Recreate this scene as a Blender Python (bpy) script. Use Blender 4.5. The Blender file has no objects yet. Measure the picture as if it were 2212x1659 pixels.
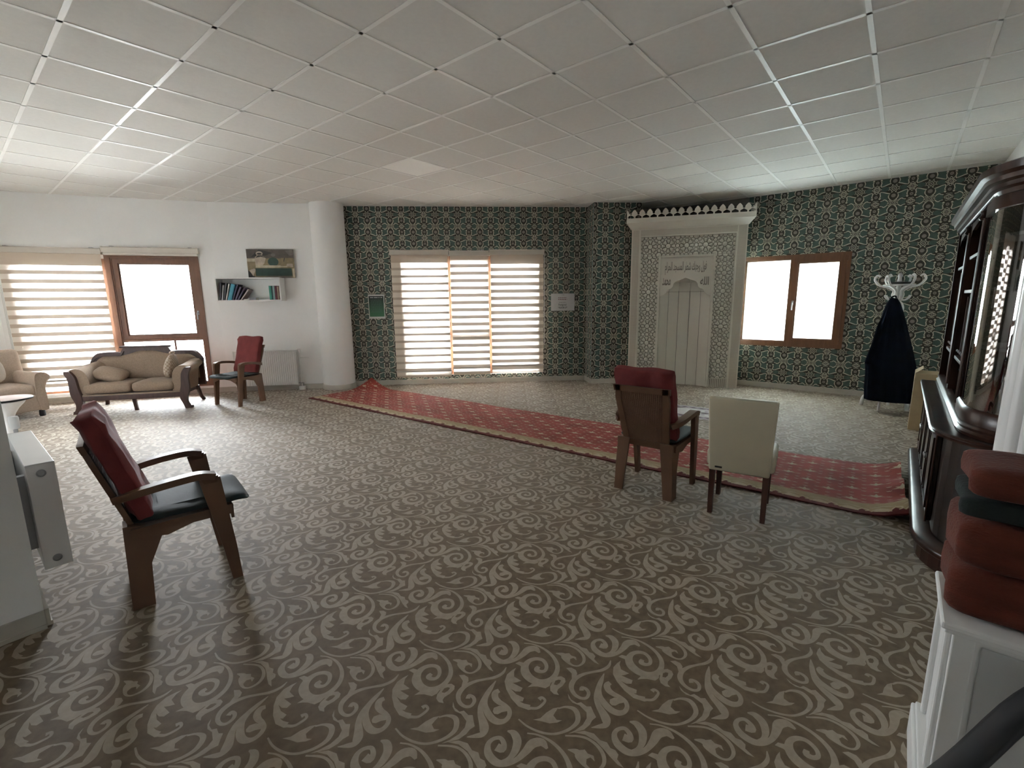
import bpy, bmesh, math, random
import numpy as np
from math import sin, cos, pi, radians, sqrt, atan2, hypot
from mathutils import Vector, Matrix
from mathutils.geometry import delaunay_2d_cdt

random.seed(7)
scene = bpy.context.scene
col = scene.collection

# ------------------------------------------------------------------ camera
HC = 1.49                      # camera height
FPX, PITCH, ROLL = 1010.272, -0.1766167, -0.0115537
CX, CY = 1106.0, 829.5
CEILZ = HC + 1.616
_f = Vector((0, cos(PITCH), sin(PITCH)))
_r0 = Vector((1, 0, 0)); _u0 = _r0.cross(_f)
_r = cos(ROLL) * _r0 + sin(ROLL) * _u0
_u = -sin(ROLL) * _r0 + cos(ROLL) * _u0
cam = bpy.data.cameras.new('camera')
cam.sensor_fit = 'HORIZONTAL'; cam.sensor_width = 36.0
cam.lens = 36.0 * FPX / 2212.0
cam.clip_start = 0.05; cam.clip_end = 200
camo = bpy.data.objects.new('camera', cam); col.objects.link(camo)
camo.matrix_world = Matrix(((_r.x, _u.x, -_f.x, 0), (_r.y, _u.y, -_f.y, 0), (_r.z, _u.z, -_f.z, HC), (0, 0, 0, 1)))
scene.camera = camo

# ------------------------------------------------------------------ world, light, exposure
SKY = 45.0
world = bpy.data.worlds.new('overcast_sky'); scene.world = world
world.use_nodes = True
bg = world.node_tree.nodes['Background']
bg.inputs[0].default_value = (0.89, 0.95, 1.0, 1); bg.inputs[1].default_value = SKY
scene.view_settings.view_transform = 'Standard'
scene.view_settings.look = 'None'
scene.view_settings.exposure = 1.45
scene.view_settings.gamma = 1.0
scene.view_settings.use_curve_mapping = False
scene.cycles.max_bounces = 14; scene.cycles.diffuse_bounces = 8
scene.cycles.transparent_max_bounces = 12; scene.cycles.transmission_bounces = 8
scene.cycles.caustics_reflective = False; scene.cycles.caustics_refractive = False
scene.cycles.sample_clamp_indirect = 8.0

def floor_at(px, py, z=0.0):
    """photo pixel -> point on the horizontal plane at height z"""
    d = _f + _r * ((px - CX) / FPX) - _u * ((py - CY) / FPX)
    t = (z - HC) / d.z
    return Vector((d.x * t, d.y * t, z))

# ------------------------------------------------------------------ directions of the building
GA = 0.8794879
A2 = Vector((cos(GA), sin(GA)))            # ceiling grid direction, also the long side wall
N2 = Vector((sin(GA), -cos(GA)))

# window openings, as (p0, p1, s0, s1, z0, z1) on the inner wall line; used by walls and portals
def portal(name, p0, p1, s0, s1, z0, z1, off=0.22):
    p0 = Vector(p0); p1 = Vector(p1); d = (p1 - p0).normalized(); n = Vector((-d.y, d.x))
    c = p0 + d * (s0 + s1) / 2 + n * off
    L = bpy.data.lights.new(name, 'AREA'); L.shape = 'RECTANGLE'
    L.size = s1 - s0; L.size_y = z1 - z0; L.cycles.is_portal = True
    o = bpy.data.objects.new(name, L); col.objects.link(o)
    zc = (z0 + z1) / 2
    X = Vector((d.x, d.y, 0)); Z = Vector((n.x, n.y, 0)); Y = Z.cross(X)
    o.matrix_world = Matrix(((X.x, Y.x, Z.x, c.x), (X.y, Y.y, Z.y, c.y), (X.z, Y.z, Z.z, zc), (0, 0, 0, 1)))

LW = [(-8.2, 6.40), (-7.5, 6.95), (-6.25, 7.49), (-4.88, 7.93), (-3.85, 8.09), (-2.86, 8.22)]
BW0, BW1 = (-2.86, 8.38), (1.38, 8.72)
RW0, RW1 = (3.93, 8.07), (6.17, 6.21)
WIN_A = (LW[1], LW[2], 0.20, 1.33, 0.14, 2.20)
WIN_B = (LW[2], LW[3], 0.00, 1.225, 0.126, 2.275)
WIN_C = (BW0, BW1, 0.93, 3.38, 0.16, 2.28)
WIN_D = (RW0, RW1, 0.02, 1.46, 0.70, 2.15)
for _n, _w in (('window_light_portal', WIN_A), ('window_light_portal', WIN_B), ('window_light_portal', WIN_C), ('window_light_portal', WIN_D)):
    portal(_n, *_w)

# ------------------------------------------------------------------ helpers
def tag(o, label=None, cat=None, group=None, kind=None):
    if label: o['label'] = label
    if cat: o['category'] = cat
    if group: o['group'] = group
    if kind: o['kind'] = kind
    return o

def empty(name, loc, rz=0.0, label=None, cat=None, group=None):
    o = bpy.data.objects.new(name, None); col.objects.link(o)
    o.location = loc; o.rotation_euler = (0, 0, rz); o.empty_display_size = 0.1
    return tag(o, label, cat, group)

def link(name, me, parent=None):
    o = bpy.data.objects.new(name, me); col.objects.link(o)
    if parent is not None: o.parent = parent
    return o

def fin(bm, name, m, parent=None, smooth=None, loc=None, rz=None):
    bmesh.ops.remove_doubles(bm, verts=bm.verts, dist=1e-6)
    bmesh.ops.recalc_face_normals(bm, faces=bm.faces)
    me = bpy.data.meshes.new(name); bm.to_mesh(me); bm.free()
    for mm in (m if isinstance(m, (list, tuple)) else [m]): me.materials.append(mm)
    if smooth is not None:
        me.shade_smooth(); me.set_sharp_from_angle(angle=radians(smooth))
    o = link(name, me, parent)
    if loc is not None: o.location = loc
    if rz is not None: o.rotation_euler = (0, 0, rz)
    return o

def copy_tree(o, parent=None):
    c = o.copy(); col.objects.link(c); c.parent = parent
    for ch in [x for x in bpy.data.objects if x.parent == o]:
        copy_tree(ch, c)
    return c

I4 = Matrix.Identity(4)
def T(x, y, z): return Matrix.Translation((x, y, z))
def Rz(a): return Matrix.Rotation(a, 4, 'Z')
def Rx(a): return Matrix.Rotation(a, 4, 'X')
def Ry(a): return Matrix.Rotation(a, 4, 'Y')

def box(bm, x0, x1, y0, y1, z0, z1, M=I4, bev=0.0, seg=2):
    v = [bm.verts.new(M @ Vector(p)) for p in ((x0,y0,z0),(x1,y0,z0),(x1,y1,z0),(x0,y1,z0),(x0,y0,z1),(x1,y0,z1),(x1,y1,z1),(x0,y1,z1))]
    fs = [bm.faces.new([v[i] for i in q]) for q in ((0,3,2,1),(4,5,6,7),(0,1,5,4),(1,2,6,5),(2,3,7,6),(3,0,4,7))]
    if bev > 0:
        es = list({e for f in fs for e in f.edges})
        bmesh.ops.bevel(bm, geom=es, offset=bev, segments=seg, affect='EDGES', profile=0.5)

def hexa(bm, a, b):
    """solid between two 4-point rings"""
    va = [bm.verts.new(p) for p in a]; vb = [bm.verts.new(p) for p in b]
    bm.faces.new(va[::-1]); bm.faces.new(vb)
    for i in range(4): bm.faces.new((va[i], va[(i+1)%4], vb[(i+1)%4], vb[i]))

def prism(bm, poly, t0, t1, M=I4):
    """polygon in local x,z extruded along y from t0 to t1"""
    a = [bm.verts.new(M @ Vector((p[0], t0, p[1]))) for p in poly]
    b = [bm.verts.new(M @ Vector((p[0], t1, p[1]))) for p in poly]
    n = len(poly)
    bm.faces.new(a); bm.faces.new(b[::-1])
    for i in range(n): bm.faces.new((a[i], b[i], b[(i+1)%n], a[(i+1)%n]))

def frames(pts, up=None):
    pts = [Vector(p) for p in pts]; n = len(pts); out = []
    nrm = None
    for i in range(n):
        t = (pts[min(i+1, n-1)] - pts[max(i-1, 0)])
        if t.length < 1e-9: t = Vector((0,0,1))
        t.normalize()
        if up is not None: side = t.cross(Vector(up))
        elif nrm is None:
            side = t.cross(Vector((0,0,1)))
            if side.length < 1e-3: side = t.cross(Vector((0,1,0)))
        else: side = t.cross(nrm)
        if side.length < 1e-6: side = Vector((1,0,0))
        side.normalize(); nrm = side.cross(t).normalized()
        out.append((pts[i], side, nrm))
    return out

def tube(bm, pts, r, n=8, M=I4, sx=1.0, sy=1.0, cap=True, up=None, rect=False):
    fr = frames(pts, up); rings = []
    for i, (p, s, u) in enumerate(fr):
        ri = r[i] if isinstance(r, (list, tuple)) else r
        if isinstance(ri, (list, tuple)): ax, ay = ri
        else: ax, ay = ri * sx, ri * sy
        ring = []
        if rect:
            for (a, b) in ((1,1),(-1,1),(-1,-1),(1,-1)): ring.append(bm.verts.new(M @ (p + s*ax*a + u*ay*b)))
        else:
            for k in range(n):
                a = 2*pi*k/n; ring.append(bm.verts.new(M @ (p + s*(cos(a)*ax) + u*(sin(a)*ay))))
        rings.append(ring)
    m = len(rings[0])
    for i in range(len(rings)-1):
        for k in range(m): bm.faces.new((rings[i][k], rings[i][(k+1)%m], rings[i+1][(k+1)%m], rings[i+1][k]))
    if cap:
        bm.faces.new(rings[0][::-1]); bm.faces.new(rings[-1])

def crom(pts, k=6):
    """Catmull-Rom resample (any dimension)"""
    P = [np.array(p, float) for p in pts]; out = []
    P = [2*P[0]-P[1]] + P + [2*P[-1]-P[-2]]
    for i in range(1, len(P)-2):
        for j in range(k):
            t = j / k
            out.append(0.5*((2*P[i]) + (-P[i-1]+P[i+1])*t + (2*P[i-1]-5*P[i]+4*P[i+1]-P[i+2])*t*t + (-P[i-1]+3*P[i]-3*P[i+1]+P[i+2])*t**3))
    out.append(P[-2]); return [tuple(p) for p in out]

def lathe(bm, prof, n=20, M=I4):
    rings = []
    for (r, z) in prof:
        rings.append([bm.verts.new(M @ Vector((r*cos(2*pi*k/n), r*sin(2*pi*k/n), z))) for k in range(n)])
    for i in range(len(rings)-1):
        for k in range(n): bm.faces.new((rings[i][k], rings[i][(k+1)%n], rings[i+1][(k+1)%n], rings[i+1][k]))
    bm.faces.new(rings[0][::-1]); bm.faces.new(rings[-1])

def pillow(bm, w, d, h, M=I4, e=0.35, ez=0.6, nu=28, nv=12, fn=None):
    """superquadric pad centred on the origin"""
    def sp(c, p): return math.copysign(abs(c)**p, c)
    rings = []
    for j in range(1, nv):
        ph = -pi/2 + pi*j/nv; ring = []
        for i in range(nu):
            th = 2*pi*i/nu
            cr = sp(cos(ph), ez)
            p = Vector((w/2*cr*sp(cos(th), e), d/2*cr*sp(sin(th), e), h/2*sp(sin(ph), ez)))
            if fn: p = fn(p)
            ring.append(bm.verts.new(M @ p))
        rings.append(ring)
    for a, b in zip(rings[:-1], rings[1:]):
        for i in range(nu): bm.faces.new((a[i], a[(i+1)%nu], b[(i+1)%nu], b[i]))
    bm.faces.new(rings[0][::-1]); bm.faces.new(rings[-1])

def sweep(bm, path, prof, closed=False):
    """path of 2D points (plan), profile list of (offset to the left of travel, z); solid strip"""
    P = [Vector(p) for p in path]; n = len(P); rings = []
    for i in range(n):
        d0 = (P[i]-P[i-1]).normalized() if i > 0 else (P[1]-P[0]).normalized()
        d1 = (P[i+1]-P[i]).normalized() if i < n-1 else d0
        n0 = Vector((-d0.y, d0.x)); n1 = Vector((-d1.y, d1.x))
        m = (n0+n1); m = m / max(0.3, m.dot(n0)) if m.length > 1e-6 else n0
        rings.append([bm.verts.new((P[i].x+m.x*o, P[i].y+m.y*o, z)) for (o, z) in prof])
    k = len(prof)
    for i in range(n-1):
        for j in range(k): bm.faces.new((rings[i][j], rings[i][(j+1)%k], rings[i+1][(j+1)%k], rings[i+1][j]))
    bm.faces.new(rings[0]); bm.faces.new(rings[-1][::-1])

# ------------------------------------------------------------------ materials (all node based)
def mat(name, c, rough=0.6, var=0.08, scale=8.0, bump=0.0, bscale=120.0, sheen=0.0, metal=0.0, coat=0.0, spec=0.4, stretch=None):
    m = bpy.data.materials.new(name); m.use_nodes = True
    nt = m.node_tree; b = nt.nodes['Principled BSDF']
    tc = nt.nodes.new('ShaderNodeTexCoord'); src = tc.outputs['Object']
    if stretch:
        mp = nt.nodes.new('ShaderNodeMapping'); mp.inputs['Scale'].default_value = stretch
        nt.links.new(src, mp.inputs['Vector']); src = mp.outputs['Vector']
    no = nt.nodes.new('ShaderNodeTexNoise'); no.inputs['Scale'].default_value = scale; no.inputs['Detail'].default_value = 5
    nt.links.new(src, no.inputs['Vector'])
    mx = nt.nodes.new('ShaderNodeMix'); mx.data_type = 'RGBA'
    mx.inputs[6].default_value = (*[max(0, x*(1-var)) for x in c], 1); mx.inputs[7].default_value = (*[min(1, x*(1+var)) for x in c], 1)
    rmp = nt.nodes.new('ShaderNodeMapRange'); rmp.inputs[1].default_value = 0.3; rmp.inputs[2].default_value = 0.7
    nt.links.new(no.outputs['Fac'], rmp.inputs[0]); nt.links.new(rmp.outputs[0], mx.inputs[0])
    nt.links.new(mx.outputs[2], b.inputs['Base Color'])
    b.inputs['Roughness'].default_value = rough; b.inputs['Metallic'].default_value = metal
    b.inputs['Specular IOR Level'].default_value = spec
    if sheen: b.inputs['Sheen Weight'].default_value = sheen; b.inputs['Sheen Roughness'].default_value = 0.25
    if coat: b.inputs['Coat Weight'].default_value = coat; b.inputs['Coat Roughness'].default_value = 0.08
    if bump:
        n2 = nt.nodes.new('ShaderNodeTexNoise'); n2.inputs['Scale'].default_value = bscale; n2.inputs['Detail'].default_value = 3
        nt.links.new(src, n2.inputs['Vector'])
        bp = nt.nodes.new('ShaderNodeBump'); bp.inputs['Strength'].default_value = bump; bp.inputs['Distance'].default_value = 0.004
        nt.links.new(n2.outputs['Fac'], bp.inputs['Height']); nt.links.new(bp.outputs['Normal'], b.inputs['Normal'])
    return m

def cloth_light(name, c, transl, transp):
    """woven screen fabric: part diffuse, part translucent, part see-through"""
    m = bpy.data.materials.new(name); m.use_nodes = True
    nt = m.node_tree; nt.nodes.clear()
    out = nt.nodes.new('ShaderNodeOutputMaterial')
    tc = nt.nodes.new('ShaderNodeTexCoord')
    no = nt.nodes.new('ShaderNodeTexNoise'); no.inputs['Scale'].default_value = 90
    nt.links.new(tc.outputs['Object'], no.inputs['Vector'])
    mx = nt.nodes.new('ShaderNodeMix'); mx.data_type = 'RGBA'
    mx.inputs[6].default_value = (*[x*0.95 for x in c], 1); mx.inputs[7].default_value = (*c, 1)
    nt.links.new(no.outputs['Fac'], mx.inputs[0])
    di = nt.nodes.new('ShaderNodeBsdfDiffuse'); tr = nt.nodes.new('ShaderNodeBsdfTranslucent'); tp = nt.nodes.new('ShaderNodeBsdfTransparent')
    nt.links.new(mx.outputs[2], di.inputs['Color']); nt.links.new(mx.outputs[2], tr.inputs['Color'])
    a = nt.nodes.new('ShaderNodeMixShader'); a.inputs[0].default_value = transl
    nt.links.new(di.outputs[0], a.inputs[1]); nt.links.new(tr.outputs[0], a.inputs[2])
    b = nt.nodes.new('ShaderNodeMixShader'); b.inputs[0].default_value = transp
    nt.links.new(a.outputs[0], b.inputs[1]); nt.links.new(tp.outputs[0], b.inputs[2])
    nt.links.new(b.outputs[0], out.inputs[0])
    return m

def glass_mat(name, tint=(1,1,1), refl=0.06, frost=0.0):
    m = bpy.data.materials.new(name); m.use_nodes = True
    nt = m.node_tree; nt.nodes.clear()
    out = nt.nodes.new('ShaderNodeOutputMaterial')
    fr = nt.nodes.new('ShaderNodeFresnel'); fr.inputs['IOR'].default_value = 1.5
    ml = nt.nodes.new('ShaderNodeMath'); ml.operation = 'MULTIPLY'; ml.inputs[1].default_value = refl / 0.04
    ml.use_clamp = True
    nt.links.new(fr.outputs[0], ml.inputs[0])
    gl = nt.nodes.new('ShaderNodeBsdfGlossy'); gl.inputs['Roughness'].default_value = 0.02
    tp = nt.nodes.new('ShaderNodeBsdfTransparent'); tp.inputs[0].default_value = (*tint, 1)
    body = tp
    if frost:
        tr = nt.nodes.new('ShaderNodeBsdfTranslucent'); tr.inputs[0].default_value = (*tint, 1)
        mxs = nt.nodes.new('ShaderNodeMixShader'); mxs.inputs[0].default_value = frost
        nt.links.new(tp.outputs[0], mxs.inputs[1]); nt.links.new(tr.outputs[0], mxs.inputs[2]); body = mxs
    a = nt.nodes.new('ShaderNodeMixShader')
    nt.links.new(ml.outputs[0], a.inputs[0]); nt.links.new(body.outputs[0], a.inputs[1]); nt.links.new(gl.outputs[0], a.inputs[2])
    nt.links.new(a.outputs[0], out.inputs[0])
    return m

M = {}
M['wall'] = mat('white_plaster', (0.85, 0.85, 0.84), 0.85, 0.015, 3, 0.05, 60)
M['ceil_tile'] = mat('ceiling_tile_board', (0.78, 0.765, 0.73), 0.9, 0.02, 30, 0.15, 160)
M['ceil_grid'] = mat('ceiling_grid_metal', (0.93, 0.92, 0.89), 0.4, 0.02, 4)
M['carpet_dark'] = mat('carpet_ground_pile', (0.150, 0.106, 0.065), 0.70, 0.22, 26, 0.2, 420, sheen=0.35, spec=0.30)
M['carpet_light'] = mat('carpet_scroll_pile', (0.36, 0.30, 0.232), 0.70, 0.10, 40, 0.2, 420, sheen=0.35, spec=0.30)
M['wp_dark'] = mat('wallpaper_dark_ground', (0.042, 0.037, 0.030), 0.7, 0.25, 15)
M['wp_green'] = mat('wallpaper_green', (0.068, 0.106, 0.089), 0.7, 0.2, 15)
M['wp_cream'] = mat('wallpaper_cream', (0.58, 0.55, 0.45), 0.7, 0.1, 15)
M['wp_grey'] = mat('wallpaper_grey_brown', (0.24, 0.215, 0.19), 0.7, 0.1, 15)
M['ground'] = mat('added_ground', (0.36, 0.35, 0.33), 0.9, 0.1, 0.5)
M['base'] = mat('baseboard_beige', (0.47, 0.44, 0.385), 0.5, 0.06, 10)
M['brown_frame'] = mat('brown_window_frame', (0.16, 0.075, 0.04), 0.35, 0.15, 6, stretch=(6, 6, 0.6))
M['pane'] = glass_mat('clear_pane')
M['frost'] = glass_mat('frosted_pane', (0.63, 0.67, 0.66), 0.03, 0.97)
M['band'] = cloth_light('blind_opaque_band', (0.64, 0.54, 0.44), 0.014, 0.0)
M['bare_grey'] = mat('bare_grey_wall', (0.17, 0.16, 0.15), 0.9, 0.1, 4)  # darker grey on the unpapered wall faces behind the prayer niche
M['sheer'] = cloth_light('blind_sheer_band', (0.92, 0.87, 0.80), 0.33, 0.03)
M['sheer_c'] = cloth_light('blind_cream_sheer_band', (0.92, 0.84, 0.74), 0.17, 0.008)
M['cassette'] = mat('blind_cassette', (0.62, 0.57, 0.50), 0.45, 0.03, 5)
M['mih'] = mat('mihrab_white_lacquer', (0.66, 0.625, 0.55), 0.45, 0.02, 5)
M['mih_groove'] = mat('mihrab_groove_backing', (0.20, 0.18, 0.15), 0.7, 0.05, 10)
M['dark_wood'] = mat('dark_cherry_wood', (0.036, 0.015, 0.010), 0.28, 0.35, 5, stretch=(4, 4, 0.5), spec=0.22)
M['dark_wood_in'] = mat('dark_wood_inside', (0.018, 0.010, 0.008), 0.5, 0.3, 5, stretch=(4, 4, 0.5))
M['brown_plastic'] = mat('brown_chair_plastic', (0.135, 0.070, 0.040), 0.42, 0.12, 7, 0.1, 80)
M['red_pad'] = mat('faded_red_velvet', (0.165, 0.036, 0.036), 0.9, 0.2, 9, 0.25, 60, sheen=0.15, spec=0.2)
M['green_pad'] = mat('dark_green_seat_fabric', (0.012, 0.021, 0.022), 0.75, 0.2, 9, 0.2, 60)
M['cream_leather'] = mat('cream_leatherette', (0.58, 0.525, 0.40), 0.5, 0.04, 6, 0.08, 150)
M['leg_wood'] = mat('brown_leg_wood', (0.075, 0.03, 0.02), 0.4, 0.2, 6, stretch=(5, 5, 0.6))
M['sofa_fab'] = mat('sofa_tan_weave', (0.27, 0.20, 0.145), 0.9, 0.12, 60, 0.4, 300, sheen=0.12)
M['sofa_wood'] = mat('sofa_dark_walnut', (0.05, 0.024, 0.02), 0.35, 0.25, 6, stretch=(5, 1, 1))
M['arm_fab'] = mat('armchair_beige_weave', (0.42, 0.33, 0.26), 0.9, 0.1, 60, 0.4, 300, sheen=0.12)
M['check'] = mat('pillow_knit', (0.45, 0.38, 0.31), 0.9, 0.15, 60, 0.4, 200, sheen=0.3)
M['white_paint'] = mat('white_enamel', (0.80, 0.80, 0.79), 0.35, 0.02, 5)
M['rad'] = mat('radiator_enamel', (0.80, 0.80, 0.79), 0.3, 0.02, 5)
M['grey_metal'] = mat('grey_metal', (0.35, 0.35, 0.36), 0.35, 0.05, 8, metal=0.8)
M['black'] = mat('black_rubber', (0.012, 0.012, 0.014), 0.55, 0.2, 10)
M['navy'] = mat('navy_coat_cloth', (0.004, 0.006, 0.013), 0.95, 0.25, 12, 0.3, 120, spec=0.1)
M['rug_red'] = mat('rug_red_pile', (0.26, 0.056, 0.044), 0.85, 0.28, 5, 0.3, 300, sheen=0.08, spec=0.12)
M['rug_dark'] = mat('rug_maroon_pile', (0.11, 0.022, 0.02), 0.95, 0.16, 20, 0.5, 300, sheen=0.05, spec=0.15)
M['rug_beige'] = mat('rug_beige_pile', (0.36, 0.275, 0.165), 0.95, 0.12, 20, 0.5, 300, sheen=0.1, spec=0.15)
M['rug_cream'] = mat('rug_cream_pile', (0.50, 0.41, 0.29), 0.95, 0.1, 20, 0.5, 300, sheen=0.1, spec=0.15)
M['pr_lilac'] = mat('prayer_rug_lilac', (0.30, 0.25, 0.29), 0.95, 0.12, 20, 0.4, 300, sheen=0.3)
M['pr_white'] = mat('prayer_rug_white', (0.58, 0.56, 0.55), 0.95, 0.08, 20, 0.4, 300, sheen=0.3)
M['pr_plum'] = mat('prayer_rug_plum', (0.10, 0.06, 0.075), 0.95, 0.12, 20, 0.4, 300, sheen=0.3)
M['towel'] = mat('rust_red_plush', (0.092, 0.019, 0.009), 0.95, 0.30, 7, 0.8, 90, sheen=0.05, stretch=(1, 1, 2.5))
M['towel_dark'] = mat('dark_green_plush', (0.012, 0.016, 0.015), 0.95, 0.2, 9, 0.6, 90)
M['cardboard'] = mat('tan_cardboard', (0.40, 0.31, 0.19), 0.85, 0.1, 7)
M['panel_led'] = mat('white_acrylic_diffuser', (0.95, 0.94, 0.90), 0.35, 0.01, 4)
M['paper'] = mat('white_paper', (0.50, 0.49, 0.49), 0.8, 0.03, 8)
M['ink'] = mat('black_ink', (0.03, 0.03, 0.03), 0.8, 0.1, 8)
M['ink_red'] = mat('faded_red_ink', (0.20, 0.09, 0.10), 0.8, 0.1, 8)
M['ink_white'] = mat('white_ink', (0.45, 0.47, 0.45), 0.8, 0.05, 8)
M['ink_grey'] = mat('grey_ink', (0.12, 0.18, 0.15), 0.8, 0.05, 8)
M['pale_card'] = mat('pale_card', (0.55, 0.56, 0.54), 0.8, 0.03, 8)
def c_(name, c, r=0.6, v=0.1): return mat(name, c, r, v, 12)
# ------------------------------------------------------------------ flat inlaid patterns (real faces, one colour each)
def stroke_quads(pts, layer, k=5):
    """pts: (x, y, width) centre line -> list of quads"""
    P = crom(pts, k); out = []; L = []; R = []
    n = len(P)
    for i in range(n):
        a = P[max(i-1, 0)]; b = P[min(i+1, n-1)]
        dx, dy = b[0]-a[0], b[1]-a[1]; l = hypot(dx, dy) or 1
        w = max(P[i][2], 1e-4) / 2
        L.append((P[i][0]-dy/l*w, P[i][1]+dx/l*w)); R.append((P[i][0]+dy/l*w, P[i][1]-dx/l*w))
    for i in range(n-1): out.append(([R[i], R[i+1], L[i+1], L[i]], layer))
    return out

def ell(cx, cy, rx, ry, layer, n=14, rot=0.0):
    return ([(cx+rx*cos(2*pi*i/n)*cos(rot)-ry*sin(2*pi*i/n)*sin(rot), cy+rx*cos(2*pi*i/n)*sin(rot)+ry*sin(2*pi*i/n)*cos(rot)) for i in range(n)], layer)

def inlay(polys, w, h, wrap=True, simplify=True, border_pts=None):
    """cut a w x h tile along all polygons; later polygons lie on top. -> verts (n,2), tris (m,3), layer (m)"""
    V = [(0, 0), (w, 0), (w, h), (0, h)]; E = [(0, 1), (1, 2), (2, 3), (3, 0)]; PL = []
    for pts, l in polys:
        xs = [p[0] for p in pts]; ys = [p[1] for p in pts]
        for i in ((-2, -1, 0, 1, 2) if wrap else (0,)):
            for j in ((-2, -1, 0, 1, 2) if wrap else (0,)):
                if max(xs)+i*w < 0 or min(xs)+i*w > w or max(ys)+j*h < 0 or min(ys)+j*h > h: continue
                pp = [(p[0]+i*w, p[1]+j*h) for p in pts]; n = len(pp)
                s = len(V); V += pp; E += [(s+q, s+(q+1) % n) for q in range(n)]
                PL.append((np.array(pp), l))
    vo, eo, fo, _, _, _ = delaunay_2d_cdt([Vector(v) for v in V], E, [], 0, 1e-6, False)
    vc = np.array([(v.x, v.y) for v in vo]); tr = np.array([list(f) for f in fo]); ct = vc[tr].mean(axis=1)
    keep = (ct[:, 0] > 0) & (ct[:, 0] < w) & (ct[:, 1] > 0) & (ct[:, 1] < h)
    tr = tr[keep]; ct = ct[keep]; top = np.zeros(len(tr), int)
    for pp, l in PL:
        m = np.where((ct[:, 0] >= pp[:, 0].min()) & (ct[:, 0] <= pp[:, 0].max()) & (ct[:, 1] >= pp[:, 1].min()) & (ct[:, 1] <= pp[:, 1].max()))[0]
        if not len(m): continue
        x, y = ct[m, 0], ct[m, 1]; wn = np.zeros(len(m), int)
        for q in range(len(pp)):
            (x0, y0), (x1, y1) = pp[q], pp[(q+1) % len(pp)]
            cr = (x1-x0)*(y-y0) - (x-x0)*(y1-y0)
            wn += ((y0 <= y) & (y1 > y) & (cr > 0)).astype(int) - ((y0 > y) & (y1 <= y) & (cr < 0)).astype(int)
        top[m[wn != 0]] = l
    bm = bmesh.new()
    bv = [bm.verts.new((v[0], v[1], 0)) for v in vc]
    for f, l in zip(tr, top):
        try: nf = bm.faces.new([bv[i] for i in f])
        except ValueError: continue
        nf.material_index = int(l)
    bmesh.ops.delete(bm, geom=[v for v in bm.verts if not v.link_faces], context='VERTS')
    if simplify:
        bmesh.ops.dissolve_limit(bm, angle_limit=0.02, use_dissolve_boundaries=False, verts=bm.verts, edges=bm.edges, delimit={'MATERIAL'})
        bmesh.ops.triangulate(bm, faces=bm.faces)
    bm.verts.ensure_lookup_table(); bm.verts.index_update()
    co = np.array([(v.co.x, v.co.y) for v in bm.verts]); tri = []; lm = []
    for f in bm.faces:
        vs = [v.index for v in f.verts]
        if f.normal.z < 0: vs = vs[::-1]
        tri.append(vs); lm.append(f.material_index)
    bm.free()
    return co, np.array(tri), np.array(lm)

def repeat(tile, w, h, cells):
    co, tri, lm = tile; n = len(co); C = []; Tt = []; L = []
    for k, (i, j) in enumerate(cells):
        C.append(co + np.array([i*w, j*h])); Tt.append(tri + n*k); L.append(lm)
    return np.concatenate(C), np.concatenate(Tt), np.concatenate(L)

def mesh_from(name, co3, tri, lm, mats):
    me = bpy.data.meshes.new(name)
    me.vertices.add(len(co3)); me.vertices.foreach_set('co', np.asarray(co3, np.float32).ravel())
    nt = len(tri); me.loops.add(nt*3); me.loops.foreach_set('vertex_index', np.asarray(tri, np.int32).ravel())
    me.polygons.add(nt); me.polygons.foreach_set('loop_start', np.arange(0, nt*3, 3, dtype=np.int32))
    me.polygons.foreach_set('material_index', np.asarray(lm, np.int32))
    for m in mats: me.materials.append(m)
    me.update(calc_edges=True); me.validate()
    return me

# ---- carpet tile, traced as centre lines with widths (photo pixels of one repeat of the carpet)
_Z = 340/2212.0
E1 = Vector((0.4375, 0.031)); E2 = Vector((0.001, 0.4370)); CO = floor_at(880+330*_Z, 1340+790*_Z)
_det = E1.x*E2.y - E1.y*E2.x
def _uv(x, y):
    p = floor_at(880+x*_Z, 1340+y*_Z) - CO
    return ((p.x*E2.y - p.y*E2.x)/_det, (E1.x*p.y - E1.y*p.x)/_det)
def _stroke(pts):
    out = []
    q = []
    for (x, y, w) in pts:
        u, v = _uv(x, y)
        # width traced across the stroke; halve the difference between along and depth foreshortening
        du = _uv(x+w*0.5, y); dv = _uv(x, y+w*0.5)
        ww = 0.5*(2*hypot(du[0]-u, du[1]-v) + 2*hypot(dv[0]-u, dv[1]-v))
        q.append((u, v, ww))
    return stroke_quads(q, 1, 4)
def _poly(pts, l=1): return [([_uv(*p) for p in pts], l)]
cp = []
cp += _stroke([(1640,320,14),(1760,335,18),(1900,390,28),(2020,480,38),(2090,580,48),(2110,680,58),(2070,780,70),(1985,850,85),(1860,870,95),(1740,825,105),(1660,735,110),(1655,640,90),(1720,565,62),(1820,540,52),(1910,565,48),(1955,640,46),(1935,705,46),(1870,720,52),(1815,690,66),(1845,650,50)])
cp += _poly([(1515,605),(1570,580),(1650,600),(1700,640),(1640,720),(1590,640)])
cp += _poly([(1690,940),(1750,890),(1860,900),(1960,890),(2030,850),(2000,920),(1940,955),(1830,930),(1760,930)])
cp += _poly([(540,900),(620,890),(665,920),(660,970),(600,1030),(520,1080),(495,1120),(510,1165),(440,1150),(405,1100),(420,1040),(480,960)])
cp += _poly([(480,1010),(520,955),(570,940),(600,950),(570,990),(520,1020)], 0)
cp += _stroke([(1860,455,24),(1800,400,80),(1700,410,96),(1620,480,76),(1520,550,55),(1400,585,60),(1290,570,74),(1210,500,74),(1205,420,52),(1260,372,40),(1340,362,40),(1380,410,50),(1365,460,70),(1300,440,80)])
cp += _stroke([(1420,300,14),(1490,320,64),(1530,390,80),(1500,480,70),(1430,545,44),(1330,575,30)])
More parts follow.
